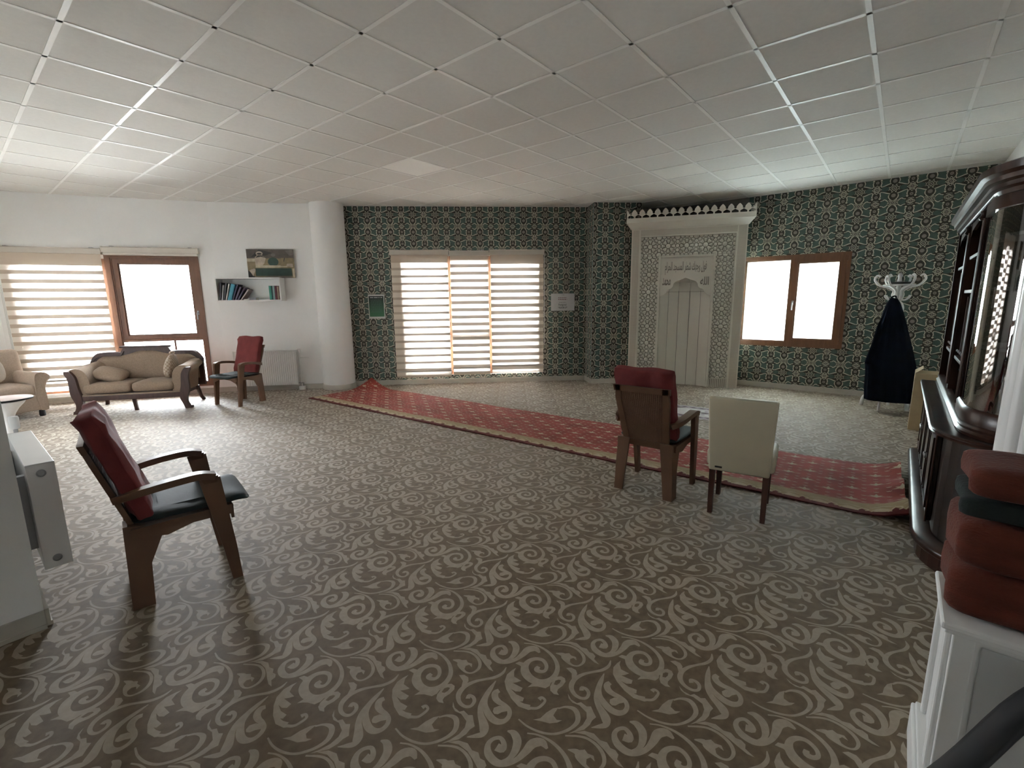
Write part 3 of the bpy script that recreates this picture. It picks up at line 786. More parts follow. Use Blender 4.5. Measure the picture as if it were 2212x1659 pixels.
# ------------------------------------------------------------------ text helper (built-in font -> mesh)
def text_mesh(body, size, ext=0.0, align='CENTER', bold=0.0):
    cu = bpy.data.curves.new('txt', 'FONT'); cu.body = body; cu.size = size; cu.align_x = align; cu.align_y = 'CENTER'; cu.extrude = ext; cu.resolution_u = 3; cu.offset = bold
    o = bpy.data.objects.new('txt', cu); col.objects.link(o)
    dg = bpy.context.evaluated_depsgraph_get(); dg.update()
    me = bpy.data.meshes.new_from_object(o.evaluated_get(dg)); bpy.data.objects.remove(o); bpy.data.curves.remove(cu)
    return me
def text_part(name, body, w, h, x, y, z, m, parent, ext=0.002, bold=0.0):
    me = text_mesh(body, 1.0, 0.0, bold=bold)
    co = np.array([v.co[:] for v in me.vertices])
    if len(co) == 0: return None
    mn, mx_ = co.min(0), co.max(0); sx = w/(mx_[0]-mn[0]); sy = h/(mx_[1]-mn[1]) if h else sx
    cx_, cy_ = (mn[0]+mx_[0])/2, (mn[1]+mx_[1])/2
    for v in me.vertices: v.co = (x+(v.co.x-cx_)*sx, y, z+(v.co.y-cy_)*sy)
    bm = bmesh.new(); bm.from_mesh(me); bpy.data.meshes.remove(me)
    r = bmesh.ops.extrude_face_region(bm, geom=bm.faces[:])
    for v in [g_ for g_ in r['geom'] if isinstance(g_, bmesh.types.BMVert)]: v.co.y -= ext
    return fin(bm, name, m, parent)

# ------------------------------------------------------------------ prayer niche (mihrab)
MA, MB = Vector((2.06, 8.24)), Vector((3.78, 7.71)); md = (MB-MA).normalized()
mih = empty('prayer_niche', (MA.x, MA.y, 0), atan2(md.y, md.x), 'white carved prayer niche with pierced crown and Arabic calligraphy', 'prayer niche')
# local: x along the face, y into the wall, z up
MW = 1.79
bm = bmesh.new()      # carcass: sides and back behind the face
for (x0, x1) in ((0.0, .10), (MW-.10, MW)): box(bm, x0, x1, .06, .36, 0, 2.64)
box(bm, 0, MW, .06, .12, 2.2, 2.64); box(bm, .10, .47, .10, .12, 0, 2.2); box(bm, 1.32, MW-.10, .10, .12, 0, 2.2); box(bm, .05, MW-.05, .33, .36, 0, 2.64)
fin(bm, 'carcass', M['mih'], mih)
def dot_mat():
    m = mat('mihrab_dotted_band', (0.50, 0.455, 0.385), 0.5, 0.02, 5)
    nt = m.node_tree; b = nt.nodes['Principled BSDF']
    tc = nt.nodes.new('ShaderNodeTexCoord'); sp = nt.nodes.new('ShaderNodeSeparateXYZ'); nt.links.new(tc.outputs['Object'], sp.inputs[0])
    def mth(op, a, bb=None):
        n = nt.nodes.new('ShaderNodeMath'); n.operation = op
        for i, v in enumerate((a, bb)):
            if v is None: continue
            if isinstance(v, (int, float)): n.inputs[i].default_value = v
            else: nt.links.new(v, n.inputs[i])
        return n.outputs[0]
    sx = mth('SINE', mth('MULTIPLY', mth('ADD', sp.outputs[0], sp.outputs[2]), 2*pi/0.036)); sz = mth('SINE', mth('MULTIPLY', mth('SUBTRACT', sp.outputs[0], sp.outputs[2]), 2*pi/0.036))
    k = mth('GREATER_THAN', mth('MULTIPLY', sx, sz), 0.72)
    old = b.inputs['Base Color'].links[0].from_socket
    mx = nt.nodes.new('ShaderNodeMix'); mx.data_type = 'RGBA'; nt.links.new(k, mx.inputs[0]); nt.links.new(old, mx.inputs[6]); mx.inputs[7].default_value = (0.80, 0.77, 0.70, 1)
    nt.links.new(mx.outputs[2], b.inputs['Base Color'])
    return m
MD = dot_mat()
for nm, (x0, x1, z0, z1) in (('border_band', (0, .145, 0, 2.64)), ('border_band', (MW-.155, MW, 0, 2.64)), ('border_band', (.145, MW-.155, 2.525, 2.64))):
    bm = bmesh.new(); box(bm, x0, x1, 0, .06, z0, z1); bd = fin(bm, nm, M['mih'], mih)
    bm = bmesh.new(); box(bm, x0+(.02 if x1-x0 < .3 else 0), x1-(.02 if x1-x0 < .3 else 0), -.003, .001, z0, z1-.012); fin(bm, 'dotted_inlay', MD, bd)
for (x0, x1, z0, z1) in ((.138, .158, 0, 2.53), (MW-.168, MW-.148, 0, 2.53), (.158, MW-.168, 2.51, 2.53)):
    bm = bmesh.new(); box(bm, x0, x1, -.022, .05, z0, z1, bev=.004); fin(bm, 'moulding', M['mih'], mih)
# lattice panels: white board with cut grooves in front of a grey back board
def lattice_polys(p=0.29):
    out = []
    def ring(cx, cy, r, n=18, w=.006):
        pl = [(cx+r*cos(2*pi*i/n), cy+r*sin(2*pi*i/n), w) for i in range(n+1)]
        for i in range(n):
            a, b = pl[i], pl[i+1]; ro, ri = (r+w/2)/r, (r-w/2)/r
            f = lambda q, s: (cx+(q[0]-cx)*s, cy+(q[1]-cy)*s)
            out.append(([f(a, ri), f(a, ro), f(b, ro), f(b, ri)], 1))
    c = p/2
    ring(c, c, .040)
    for k in range(8):
        a = pi/4*k; ring(c+.079*cos(a), c+.079*sin(a), .034 if k % 2 == 0 else .040)
    ring(0, 0, .045)
    for k in range(4):
        a = pi/2*k+pi/4; ring(.075*cos(a), .075*sin(a), .030)
        b = pi/2*k; ring(.078*cos(b), .078*sin(b), .030)
    ring(c, 0, .030); ring(0, c, .030)
    return out
LAT = inlay(lattice_polys(), 0.29, 0.29)
def lattice(x0, x1, z0, z1, ox, oz):
    ni = int((x1-x0)/0.29)+2; nj = int((z1-z0)/0.29)+2
    co, tri, lm = repeat(LAT, .29, .29, [(i, j) for i in range(-1, ni) for j in range(-1, nj)])
    tri = tri[lm == 0]
    me = mesh_from('t', np.c_[co[:, 0]+ox, np.zeros(len(co)), co[:, 1]+oz], tri, np.zeros(len(tri), int), [M['mih']])
    bm = bmesh.new(); bm.from_mesh(me); bpy.data.meshes.remove(me)
    bmesh.ops.remove_doubles(bm, verts=bm.verts, dist=1e-5)
    for pp, nn, ci, cu in (((x0, 0, 0), (1, 0, 0), 1, 0), ((x1, 0, 0), (1, 0, 0), 0, 1), ((0, 0, z0), (0, 0, 1), 1, 0), ((0, 0, z1), (0, 0, 1), 0, 1)):
        bmesh.ops.bisect_plane(bm, geom=bm.verts[:]+bm.edges[:]+bm.faces[:], plane_co=pp, plane_no=nn, clear_inner=bool(ci), clear_outer=bool(cu))
    bmesh.ops.delete(bm, geom=[v for v in bm.verts if not v.link_faces], context='VERTS')
    for v in bm.verts: v.co.y = .028
    r = bmesh.ops.extrude_face_region(bm, geom=bm.faces[:])
    for v in [q for q in r['geom'] if isinstance(q, bmesh.types.BMVert)]: v.co.y -= .012
    o = fin(bm, 'lattice_panel', M['mih'], mih)
    bm = bmesh.new(); box(bm, x0, x1, .029, .04, z0, z1); fin(bm, 'backing', M['mih_groove'], o)
    return o
lattice(.155, .455, .15, 2.195, .16, .01); lattice(1.335, 1.625, .15, 2.195, 1.335, .01); lattice(.155, 1.625, 2.195, 2.515, .16, 2.21)
# ventilation grilles at the foot
for x0 in (.160, 1.338):
    bm = bmesh.new(); box(bm, x0, x0+.285, .029, .04, 0, .15); gr = fin(bm, 'grille', M['mih_groove'], mih)
    for k in range(10):
        bm = bmesh.new(); x = x0+.004+k*.0285; box(bm, x, x+.018, .008, .03, 0, .145); fin(bm, 'slat', M['mih'], gr)
    bm = bmesh.new(); box(bm, x0, x0+.285, .008, .03, .141, .152); fin(bm, 'top_rail', M['mih'], gr)
# inner frame and spandrel with the arch cut out
for (x0, x1, z0, z1) in ((.452, .490, 0, 2.20), (1.300, 1.338, 0, 2.20), (.490, 1.300, 2.165, 2.20)):
    bm = bmesh.new(); box(bm, x0, x1, -.016, .05, z0, z1, bev=.008); fin(bm, 'inner_moulding', M['mih'], mih)
half = crom([(.490, 1.515), (.512, 1.535), (.560, 1.560), (.600, 1.600), (.618, 1.640), (.660, 1.655), (.695, 1.690), (.705, 1.735), (.745, 1.775), (.820, 1.800), (.892, 1.832)], 3)
arch = half + [(2*.895-x, z) for x, z in half[::-1][1:]]
poly = [(.490, 2.165)] + [(x, z) for x, z in arch] + [(1.300, 2.165)]
bm = bmesh.new(); 
for i in range(len(arch)-1):
    a, b = arch[i], arch[i+1]
    prism(bm, [(a[0], a[1]), (b[0], b[1]), (b[0], 2.165), (a[0], 2.165)], .012, .032)
fin(bm, 'spandrel', M['mih'], mih)
# faceted recess of upright boards, folded over at the top
rec = [(.490, .03), (.640, .125), (.805, .17), (.985, .17), (1.15, .125), (1.300, .03)]
def shrink(q, k, yo): return (.895+(q[0]-.895)*k, q[1]*yo)
for i in range(5):
    a, b = rec[i], rec[i+1]; dx, dy = b[0]-a[0], b[1]-a[1]; l = hypot(dx, dy); nx, ny = -dy/l*.012, dx/l*.012; gp = .0035
    a2, b2 = (a[0]+dx/l*gp, a[1]+dy/l*gp), (b[0]-dx/l*gp, b[1]-dy/l*gp)
    bm = bmesh.new()
    ring = [a2, b2, (b2[0]+nx, b2[1]+ny), (a2[0]+nx, a2[1]+ny)]
    hexa(bm, [(p[0], p[1], 0) for p in ring], [(p[0], p[1], 1.60) for p in ring]); fin(bm, 'niche_board', M['mih'], mih)
    for (k0, y0, za, k1, y1, zb) in ((1.0, 1.0, 1.605, .97, .93, 1.755), (.965, .92, 1.76, .8, .45, 1.93)):
        bm = bmesh.new()
        r0 = [shrink(p, k0, y0) for p in ring]; r1 = [shrink(p, k1, y1) for p in ring]
        hexa(bm, [(p[0], p[1], za) for p in r0], [(p[0], p[1], zb) for p in r1]); fin(bm, 'niche_hood_board', M['mih'], mih)
bm = bmesh.new()
prev = None
for i in range(5):
    a, b = rec[i], rec[i+1]
    for (p, q) in ((a, b),):
        hexa(bm, [(p[0], p[1]+.016, 0), (q[0], q[1]+.016, 0), (q[0], q[1]+.02, 0), (p[0], p[1]+.02, 0)], [(p[0], p[1]+.016, 1.62), (q[0], q[1]+.016, 1.62), (q[0], q[1]+.02, 1.62), (p[0], p[1]+.02, 1.62)])
fin(bm, 'niche_backing', M['mih_groove'], mih)
# calligraphy
AR = [0xFED3, 0xFEEE, 0xFEDD, 0x20, 0xFEED, 0xFE9F, 0xFEEC, 0xFEDA, 0x20, 0xFEB7, 0xFEC4, 0xFEAE, 0x20, 0xFE8D, 0xFEDF, 0xFEE4, 0xFEB4, 0xFEA0, 0xFEAA, 0x20, 0xFE8D, 0xFEDF, 0xFEA4, 0xFEAE, 0xFE8D, 0xFEE1]
text_part('calligraphy', ''.join(chr(c) for c in AR[::-1]), .65, .215, .885, .0125, 1.99, M['mih_groove'], mih, bold=.012)
text_part('calligraphy', ''.join(chr(c) for c in [0xFE8D, 0xFEDF, 0xFEE0, 0xFEEA][::-1]), .13, .135, 1.19, .0125, 1.775, M['mih_groove'], mih, bold=.012)
text_part('calligraphy', ''.join(chr(c) for c in [0xFEE3, 0xFEA4, 0xFEE4, 0xFEAA][::-1]), .13, .13, .592, .0125, 1.775, M['mih_groove'], mih, bold=.012)
# cornice and pierced crown
bm = bmesh.new()
prof = [(0.0, 2.64), (-.012, 2.64), (-.10, 2.735), (-.10, 2.81), (0, 2.81)]
xs0, xs1 = 0.0, MW
a_ = [bm.verts.new((xs0+p[0]*.85, p[0], p[1])) for p in prof]; b_ = [bm.verts.new((xs1-p[0]*.85, p[0], p[1])) for p in prof]
c_l = [bm.verts.new((xs0+p[0]*.85, .36, p[1])) for p in prof]; c_r = [bm.verts.new((xs1-p[0]*.85, .36, p[1])) for p in prof]
for i in range(4): bm.faces.new((a_[i], b_[i], b_[i+1], a_[i+1])); bm.faces.new((c_l[i], a_[i], a_[i+1], c_l[i+1])); bm.faces.new((b_[i], c_r[i], c_r[i+1], b_[i+1])); bm.faces.new((c_r[i], c_l[i], c_l[i+1], c_r[i+1]))
fin(bm, 'cornice', M['mih'], mih)
bm = bmesh.new(); box(bm, -.085, MW+.085, -.10, .36, 2.806, 2.812); fin(bm, 'cornice_top', M['mih'], mih)
fr = [(-.012, 0), (.012, 0), (.010, .030), (.030, .042), (.0615, .060), (.040, .072), (.045, .088), (.030, .112), (.012, .132), (0, .138), (-.012, .132), (-.030, .112), (-.045, .088), (-.040, .072), (-.0615, .060), (-.030, .042), (-.010, .030)]
x0c, x1c = -.085, MW+.085; pit = (x1c-x0c)/16
fbm = bmesh.new(); prism(fbm, fr, -.098, -.082); bmesh.ops.recalc_face_normals(fbm, faces=fbm.faces); fme = bpy.data.meshes.new('finial'); fbm.to_mesh(fme); fbm.free(); fme.materials.append(M['mih'])
for k in range(1, 16):
    f = link('finial', fme, mih); f.location = (x0c+k*pit, 0, 2.808)
hbm = bmesh.new(); prism(hbm, [(-.0, 0), (.012, 0), (.010, .030), (.0615, .06), (.03, .085), (.012, .13), (0, .14)], -.098, -.082); bmesh.ops.recalc_face_normals(hbm, faces=hbm.faces)
hme = bpy.data.meshes.new('corner_finial'); hbm.to_mesh(hme); hbm.free(); hme.materials.append(M['mih'])
f = link('corner_finial', hme, mih); f.location = (x0c, 0, 2.808)
f = link('corner_finial', hme, mih); f.location = (x1c, 0, 2.808); f.scale = (-1, 1, 1)
sbm = bmesh.new(); prism(sbm, [(-.012, 0), (.012, 0), (.010, .030), (.0615, .060), (.045, .088), (.012, .132), (-.012, .132), (-.045, .088), (-.0615, .060), (-.010, .030)], -.008, .008)
bmesh.ops.recalc_face_normals(sbm, faces=sbm.faces); sme = bpy.data.meshes.new('side_finial'); sbm.to_mesh(sme); sbm.free(); sme.materials.append(M['mih'])
for xx in (x0c+.01, x1c-.01):
    for k in range(3):
        f = link('side_finial', sme, mih); f.location = (xx, .0+k*.123, 2.808); f.rotation_euler = (0, 0, pi/2)

# ------------------------------------------------------------------ notices on the papered wall
def sheet(name, W, s0, s1, z0, z1, m, label, cat, lm, off=-0.006):
    loc, a = wall_frame(W[0], W[1], (s0+s1)/2, z0, off); e = empty(name, loc, a, label, cat)
    w, h = (s1-s0)/2, z1-z0
    bm = bmesh.new(); box(bm, -w, w, 0, .003, 0, h, bev=.001, seg=1); fin(bm, 'sheet', m, e); return e, w, h
e, w, h = sheet('wall_notice', WIN_C, .335, .615, 1.20, 1.62, M['pale_card'], 'upright notice with green printed field and white margins on the papered wall', 'notice', None)
GRN = mat('notice_green_print', (0.03, 0.11, 0.055), 0.5, 0.05, 5)
nt = GRN.node_tree; tcn = nt.nodes.new('ShaderNodeTexCoord'); spn = nt.nodes.new('ShaderNodeSeparateXYZ'); nt.links.new(tcn.outputs['Object'], spn.inputs[0])
rp = nt.nodes.new('ShaderNodeValToRGB'); rp.color_ramp.elements[0].color = (0.05, 0.16, 0.08, 1); rp.color_ramp.elements[1].color = (0.012, 0.020, 0.018, 1); rp.color_ramp.elements[1].position = 0.33
mrn = nt.nodes.new('ShaderNodeMapRange'); mrn.inputs[1].default_value = 0.05; mrn.inputs[2].default_value = 1.0
nt.links.new(spn.outputs[2], mrn.inputs[0]); nt.links.new(mrn.outputs[0], rp.inputs[0]); nt.links.new(rp.outputs[0], nt.nodes['Principled BSDF'].inputs['Base Color'])
bm = bmesh.new(); box(bm, -w+.012, w-.012, -.0012, 0, .035, h-.025); pf = fin(bm, 'printed_field', GRN, e)
def lines(parent, rows, m, y):
    bm = bmesh.new()
    for (zc, th, x0, x1, n) in rows:
        x = x0; rnd = random.Random(int(zc*1e4))
        while x < x1:
            l = min(rnd.uniform(.012, .038), x1-x); box(bm, x, x+l*.86, y-.0008, y, zc-th/2, zc+th/2); x += l+.006
    return tag(fin(bm, 'printed_lines', m, parent), kind='stuff')
bm = bmesh.new()
for (xa, xb) in ((-.105, -.048), (-.036, .030), (.042, .062), (.076, .108)): box(bm, xa, xb, -.002, -.0012, h-.058, h-.044)
fin(bm, 'heading_print', M['ink_white'], pf)
lines(pf, [(h-.085-i*.0185, .0045, -.10+.006*(i % 3), .10-.008*(i % 2), 0) for i in range(13)], M['ink_grey'], -.0012)
e, w, h = sheet('wall_notice', WIN_C, 3.60, 4.035, 1.295, 1.605, M['paper'], 'landscape white paper notice reading hepsi on the papered wall', 'notice', None)
text_part('printed_word', 'hepsi', .145, .052, -.005, -.0001, .105, M['ink'], e, ext=.0008)
lines(e, [(h-.075, .012, -.085, .075, 0), (h-.105, .014, -.085, .08, 0)], M['ink_red'], 0.0)
lines(e, [(.066, .010, -.085, .085, 0), (.045, .009, -.07, .065, 0), (h-.025, .005, -.02, .03, 0), (.15, .006, -.07, .06, 0)], M['ink'], 0.0)
# ------------------------------------------------------------------ plastic armchairs with loose pads
def plastic_chair():
    e = empty('plastic_armchair', (0, 0, 0))
    P = M['brown_plastic']
    BK = [(-.185, .395), (-.425, .86)]                     # back line: y at z
    def by(z): return -.19 - (z-.40)*.30
    for s in (-1, 1):
        # front leg runs up into the arm
        bm = bmesh.new()
        pts_ = [(s*.235, .215, 0), (s*.240, .195, .20), (s*.246, .165, .42), (s*.250, .140, .60)]
        for (a, b, wa, wb) in zip(pts_[:-1], pts_[1:], (.024, .031, .040), (.031, .040, .048)):
            hexa(bm, [(a[0]-.016, a[1]-wa, a[2]), (a[0]+.016, a[1]-wa, a[2]), (a[0]+.016, a[1]+wa, a[2]), (a[0]-.016, a[1]+wa, a[2])],
                     [(b[0]-.016, b[1]-wb, b[2]), (b[0]+.016, b[1]-wb, b[2]), (b[0]+.016, b[1]+wb, b[2]), (b[0]-.016, b[1]+wb, b[2])])
        fin(bm, 'leg', P, e)
        # rear leg: wide L section
        bm = bmesh.new()
        a = [(s*.200, -.235, 0), (s*.234, -.235, 0), (s*.234, -.150, 0), (s*.200, -.150, 0)]
        b = [(s*.175, -.225, .43), (s*.215, -.225, .43), (s*.215, -.06, .40), (s*.200, -.06, .40)]
        c = [(s*.198, -.232, .22), (s*.228, -.232, .22), (s*.228, -.140, .22), (s*.206, -.140, .22)]
        if s < 0: a, b, c = [q[::-1] for q in (a, b, c)]
        hexa(bm, a, c); hexa(bm, c, b)
        a = [(s*.165, -.240, 0), (s*.234, -.240, 0), (s*.234, -.222, 0), (s*.165, -.222, 0)]
        b = [(s*.120, -.230, .43), (s*.215, -.230, .43), (s*.215, -.212, .43), (s*.120, -.212, .43)]
        if s < 0: a, b = a[::-1], b[::-1]
        hexa(bm, a, b)
        fin(bm, 'leg', P, e)
        # arm, sweeping into the back frame
        bm = bmesh.new()
        pth = crom([(s*.250, .165, .606), (s*.251, .10, .622), (s*.252, .0, .618), (s*.245, -.12, .603), (s*.225, -.20, .585), (s*.196, -.232, .57)], 4)
        tube(bm, pth, [(.029, .017)]*len(pth), M=I4, up=(0, 0, 1), rect=True)
        hexa(bm, [(s*.25-.018, .115, .575), (s*.25+.018, .115, .575), (s*.25+.018, .172, .575), (s*.25-.018, .172, .575)], [(s*.25-.028, .10, .612), (s*.25+.028, .10, .612), (s*.25+.028, .178, .612), (s*.25-.028, .178, .612)])
        fin(bm, 'armrest', P, e, smooth=40)
    # seat shell with apron
    bm = bmesh.new()
    n = 8
    for i in range(n):
        x0, x1 = -.235+.47*i/n, -.235+.47*(i+1)/n
        sag = lambda x: .415-.012*cos(x/.235*pi/2)
        hexa(bm, [(x0, -.20, sag(x0)-.012), (x1, -.20, sag(x1)-.012), (x1, .23, sag(x1)-.002), (x0, .23, sag(x0)-.002)], [(x0, -.20, sag(x0)), (x1, -.20, sag(x1)), (x1, .23, sag(x1)+.01), (x0, .23, sag(x0)+.01)])
    for s in (-1, 1):
        prism(bm, [(-.20, .41), (-.20, .37), (-.06, .345), (.05, .375), (.15, .375), (.23, .37), (.23, .42)], s*.225-.008, s*.225+.008, Rz(pi/2) @ Matrix.Scale(1, 4))
    prism(bm, [(-.22, .415), (-.22, .34), (-.12, .385), (0, .395), (.12, .385), (.22, .34), (.22, .415)], .222, .236)
    fin(bm, 'seat', P, e)
    # back frame and woven panel
    def hw(z): return .150 + .040*(z-.40)/.46 if z > .40 else .150
    outl = []
    for k in range(11):
        z = .385+.475*k/10; outl.append((hw(z)+.028*(1 if k < 9 else .6), z))
    bm = bmesh.new()
    for s in (-1, 1):
        for k in range(10):
            (xa, za), (xb, zb) = outl[k], outl[k+1]; ia, ib = xa-.045, xb-.045
            hexa(bm, [(s*ia, by(za)-.012, za), (s*xa, by(za)-.012, za), (s*xa, by(za)+.012, za), (s*ia, by(za)+.012, za)][::s], [(s*ib, by(zb)-.012, zb), (s*xb, by(zb)-.012, zb), (s*xb, by(zb)+.012, zb), (s*ib, by(zb)+.012, zb)][::s])
    for (z0, z1) in ((.372, .425), (.815, .86)):
        wa, wb = hw(z0)+.028, hw(z1)+.028
        hexa(bm, [(-wa, by(z0)-.012, z0), (wa, by(z0)-.012, z0), (wa, by(z0)+.012, z0), (-wa, by(z0)+.012, z0)], [(-wb, by(z1)-.012, z1), (wb, by(z1)-.012, z1), (wb, by(z1)+.012, z1), (-wb, by(z1)+.012, z1)])
    bk = fin(bm, 'back_frame', P, e)
    bm = bmesh.new()
    for k in range(30):
        z = .43+.385*k/29; w = hw(z)-.012; y = by(z)
        hexa(bm, [(-w, y-.005, z-.0045), (w, y-.005, z-.0045), (w, y+.005, z-.0045), (-w, y+.005, z-.0045)], [(-w, y-.005, z+.0045), (w, y-.005, z+.0045), (w, y+.005, z+.0045), (-w, y+.005, z+.0045)])
    for k in range(22):
        f = (k+.5)/22*2-1
        z0, z1 = .42, .82; xa, xb = f*(hw(z0)-.015), f*(hw(z1)-.015)
        hexa(bm, [(xa-.0045, by(z0)-.006, z0), (xa+.0045, by(z0)-.006, z0), (xa+.0045, by(z0)+.002, z0), (xa-.0045, by(z0)+.002, z0)], [(xb-.0045, by(z1)-.006, z1), (xb+.0045, by(z1)-.006, z1), (xb+.0045, by(z1)+.002, z1), (xb-.0045, by(z1)+.002, z1)])
    tag(fin(bm, 'woven_panel', P, e), kind='stuff')
    return e
def back_pad():
    rnd = random.Random(3)
    def f(p):
        t = p.y/.54                       # -.5..0.5 along the height
        p = p.copy(); p.x *= 1.0-.06*(t-.5)*-1 if False else 1.0
        p.z += .006*sin(p.x*38)*cos(p.y*17) + .004*sin(p.y*60)*(1 if abs(p.y) > .2 else .2)
        return p
    bm = bmesh.new(); box(bm, -.222, .222, -.28, .28, -.046, .046)
    bmesh.ops.subdivide_edges(bm, edges=bm.edges[:], cuts=9, use_grid_fill=True)
    for v in bm.verts:
        c = v.co; ex = min(1, (.222-abs(c.x))/.03); ey = min(1, (.28-abs(c.y))/.03)
        c.z *= (.80+.2*sqrt(max(0, ex)))*(.82+.18*sqrt(max(0, ey))); c.z += .006*sin(c.x*30)*cos(c.y*14)+.004*sin(c.y*45+c.x*9)*(1 if c.y > .12 else .3)
        c.x += .004*sin(c.y*22); c.y += .005*sin(c.x*19)
    bmesh.ops.bevel(bm, geom=[e_ for e_ in bm.edges if len(e_.link_faces) == 2 and e_.calc_face_angle(0) > .8], offset=.012, segments=2, affect='EDGES', profile=.5)
    # stand it up: pad height runs along y -> lean with the chair back
    Mx = T(0, -.19-.285*.30+.062, .450+.27) @ Rx(pi/2+.292)
    bm.transform(Mx)
    return fin(bm, 'back_cushion', M['red_pad'], smooth=60)
def seat_pad():
    def f(p):
        p = p.copy(); q = max(0, p.y-.19); p.z += .006*sin(p.x*23+1)*cos(p.y*19) - q*q*4.0 ; return p
    bm = bmesh.new(); pillow(bm, .46, .52, .035, I4, e=.2, ez=.5, nu=56, nv=10, fn=f)
    bm.transform(T(0, .065, .444)); return fin(bm, 'seat_cushion', M['green_pad'], smooth=60)
proto = plastic_chair(); bpad = back_pad(); spad = seat_pad()
CH = [((-1.85, 2.415), radians(40), 'brown plastic armchair standing in front of the long radiator', 'red back cushion slumped on the chair facing the long radiator end', 'dark green seat pad on the chair beside the long radiator'),
      ((1.145, 3.60), radians(51), 'brown plastic armchair with woven back standing beside the cream chair', 'red back cushion on the chair beside the cream chair', 'dark seat pad on the chair beside the cream chair'),
      ((-4.14, 7.0), radians(249.7), 'brown plastic armchair standing between the sofa and the ribbed radiator', 'upright red back cushion on the chair beside the sofa', 'dark seat pad on the chair beside the sofa')]
for k, (xy, th, l1, l2, l3) in enumerate(CH):
    c = proto if k == 0 else copy_tree(proto)
    for o, lab, cat, gr in ((c, l1, 'chair', 'brown plastic armchairs'), (bpad if k == 0 else bpad.copy(), l2, 'cushion', 'red back cushions'), (spad if k == 0 else spad.copy(), l3, 'cushion', 'dark seat pads')):
        if o.name not in col.objects: col.objects.link(o)
        o.location = (xy[0], xy[1], 0); o.rotation_euler = (0, 0, th-pi/2); tag(o, lab, cat, gr)

# ------------------------------------------------------------------ cream dining chair
e = empty('dining_chair', (1.63, 3.175, 0), radians(58)-pi/2, 'cream leatherette dining chair with brown wooden legs at the edge of the red rug', 'chair')
for sx in (-1, 1):
    for (y0, y1, ya, yb) in ((-.205, -.165, -.20, -.155), (.165, .205, .155, .205)):
        bm = bmesh.new(); x = sx*.165; hexa(bm, [(x-.015, y0, 0), (x+.015, y0, 0), (x+.015, y1, 0), (x-.015, y1, 0)], [(x-.019, ya, .36), (x+.019, ya, .36), (x+.019, yb, .36), (x-.019, yb, .36)]); fin(bm, 'leg', M['leg_wood'], e)
bm = bmesh.new(); box(bm, -.212, .212, -.16, .23, .335, .455, bev=.022, seg=3); fin(bm, 'seat', M['cream_leather'], e, smooth=40)
bm = bmesh.new()
def bk(z): return -.195-(z-.33)*.10
for (za, zb) in ((.325, .845),):
    wa, wb = .186, .206
    hexa(bm, [(-wa, bk(za)-.035, za), (wa, bk(za)-.035, za), (wa, bk(za)+.035, za), (-wa, bk(za)+.035, za)], [(-wb, bk(zb)-.030, zb), (wb, bk(zb)-.030, zb), (wb, bk(zb)+.030, zb), (-wb, bk(zb)+.030, zb)])
bmesh.ops.bevel(bm, geom=bm.edges[:], offset=.014, segments=3, affect='EDGES', profile=.5)
bk_o = fin(bm, 'backrest', M['cream_leather'], e, smooth=40)
bm = bmesh.new(); box(bm, -.145, -.10, bk(.355)-.0385, bk(.355)-.034, .35, .362); fin(bm, 'maker_tag', M['ink'], bk_o)

# ------------------------------------------------------------------ sofa
sfx = empty('sofa', (-6.05+.69*.968-.0, 6.34+.69*.249, 0), atan2(.34, 1.32), 'tan upholstered two-seat sofa with carved dark wooden frame', 'sofa')
W2 = .69
def post(s):     # carved front post, from scroll to foot
    pts_ = [(s*(W2-.005), .0), (s*(W2-.02), .03), (s*(W2-.045), .09), (s*(W2-.055), .16), (s*(W2-.035), .25), (s*(W2-.02), .34), (s*(W2-.015), .44), (s*(W2-.005), .51), (s*(W2+.02), .565), (s*(W2+.035), .60)]
    ws = [.045, .038, .034, .046, .058, .052, .046, .046, .044, .030]
    q = crom([(p[0], p[1], w) for p, w in zip(pts_, ws)], 4)
    return q
for s in (-1, 1):
    bm = bmesh.new(); q = post(s)
    for a, b in zip(q[:-1], q[1:]):
        dx, dz = b[0]-a[0], b[1]-a[1]; l = hypot(dx, dz) or 1; nx, nz = dz/l, -dx/l
        if abs(dz) > abs(dx)*.3: nx, nz = (1, 0)
        prism(bm, [(a[0]-nx*a[2], a[1]-nz*a[2]), (a[0]+nx*a[2], a[1]+nz*a[2]), (b[0]+nx*b[2], b[1]+nz*b[2]), (b[0]-nx*b[2], b[1]-nz*b[2])], -.02, .035)
    tube(bm, [(s*(W2+.02), .0, .018), (s*(W2+.02), .04, .018)], .022, 10)
    fin(bm, 'front_post', M['sofa_wood'], sfx)
    # padded arm: scroll section swept back
    sec = [(.49, .25), (.50, .40), (.515, .52), (.56, .595), (.63, .625), (.71, .615), (.745, .575), (.735, .53), (.69, .49), (.665, .40), (.65, .25)]
    bm = bmesh.new(); rings = []
    for (y, dz, k) in ((.03, 0, 1.0), (.2, .01, 1.0), (.4, .03, 1.0), (.56, .045, .98)):
        rings.append([bm.verts.new((s*(x*k+.0), y, z+(dz if z > .45 else 0))) for x, z in crom(sec, 2)])
    for a, b in zip(rings[:-1], rings[1:]):
        m_ = len(a)
        for i in range(m_): bm.faces.new((a[i], a[(i+1) % m_], b[(i+1) % m_], b[i]))
    bm.faces.new(rings[0]); bm.faces.new(rings[-1][::-1]); fin(bm, 'arm_padding', M['sofa_fab'], sfx, smooth=50)
    bm = bmesh.new(); tube(bm, crom([(s*.60, .60, .24), (s*.62, .61, .14), (s*.635, .64, .05), (s*.655, .665, .0)], 3), [(.034, .03)]*4+[(.028, .026)]*6, n=8); fin(bm, 'rear_leg', M['sofa_wood'], sfx, smooth=50)
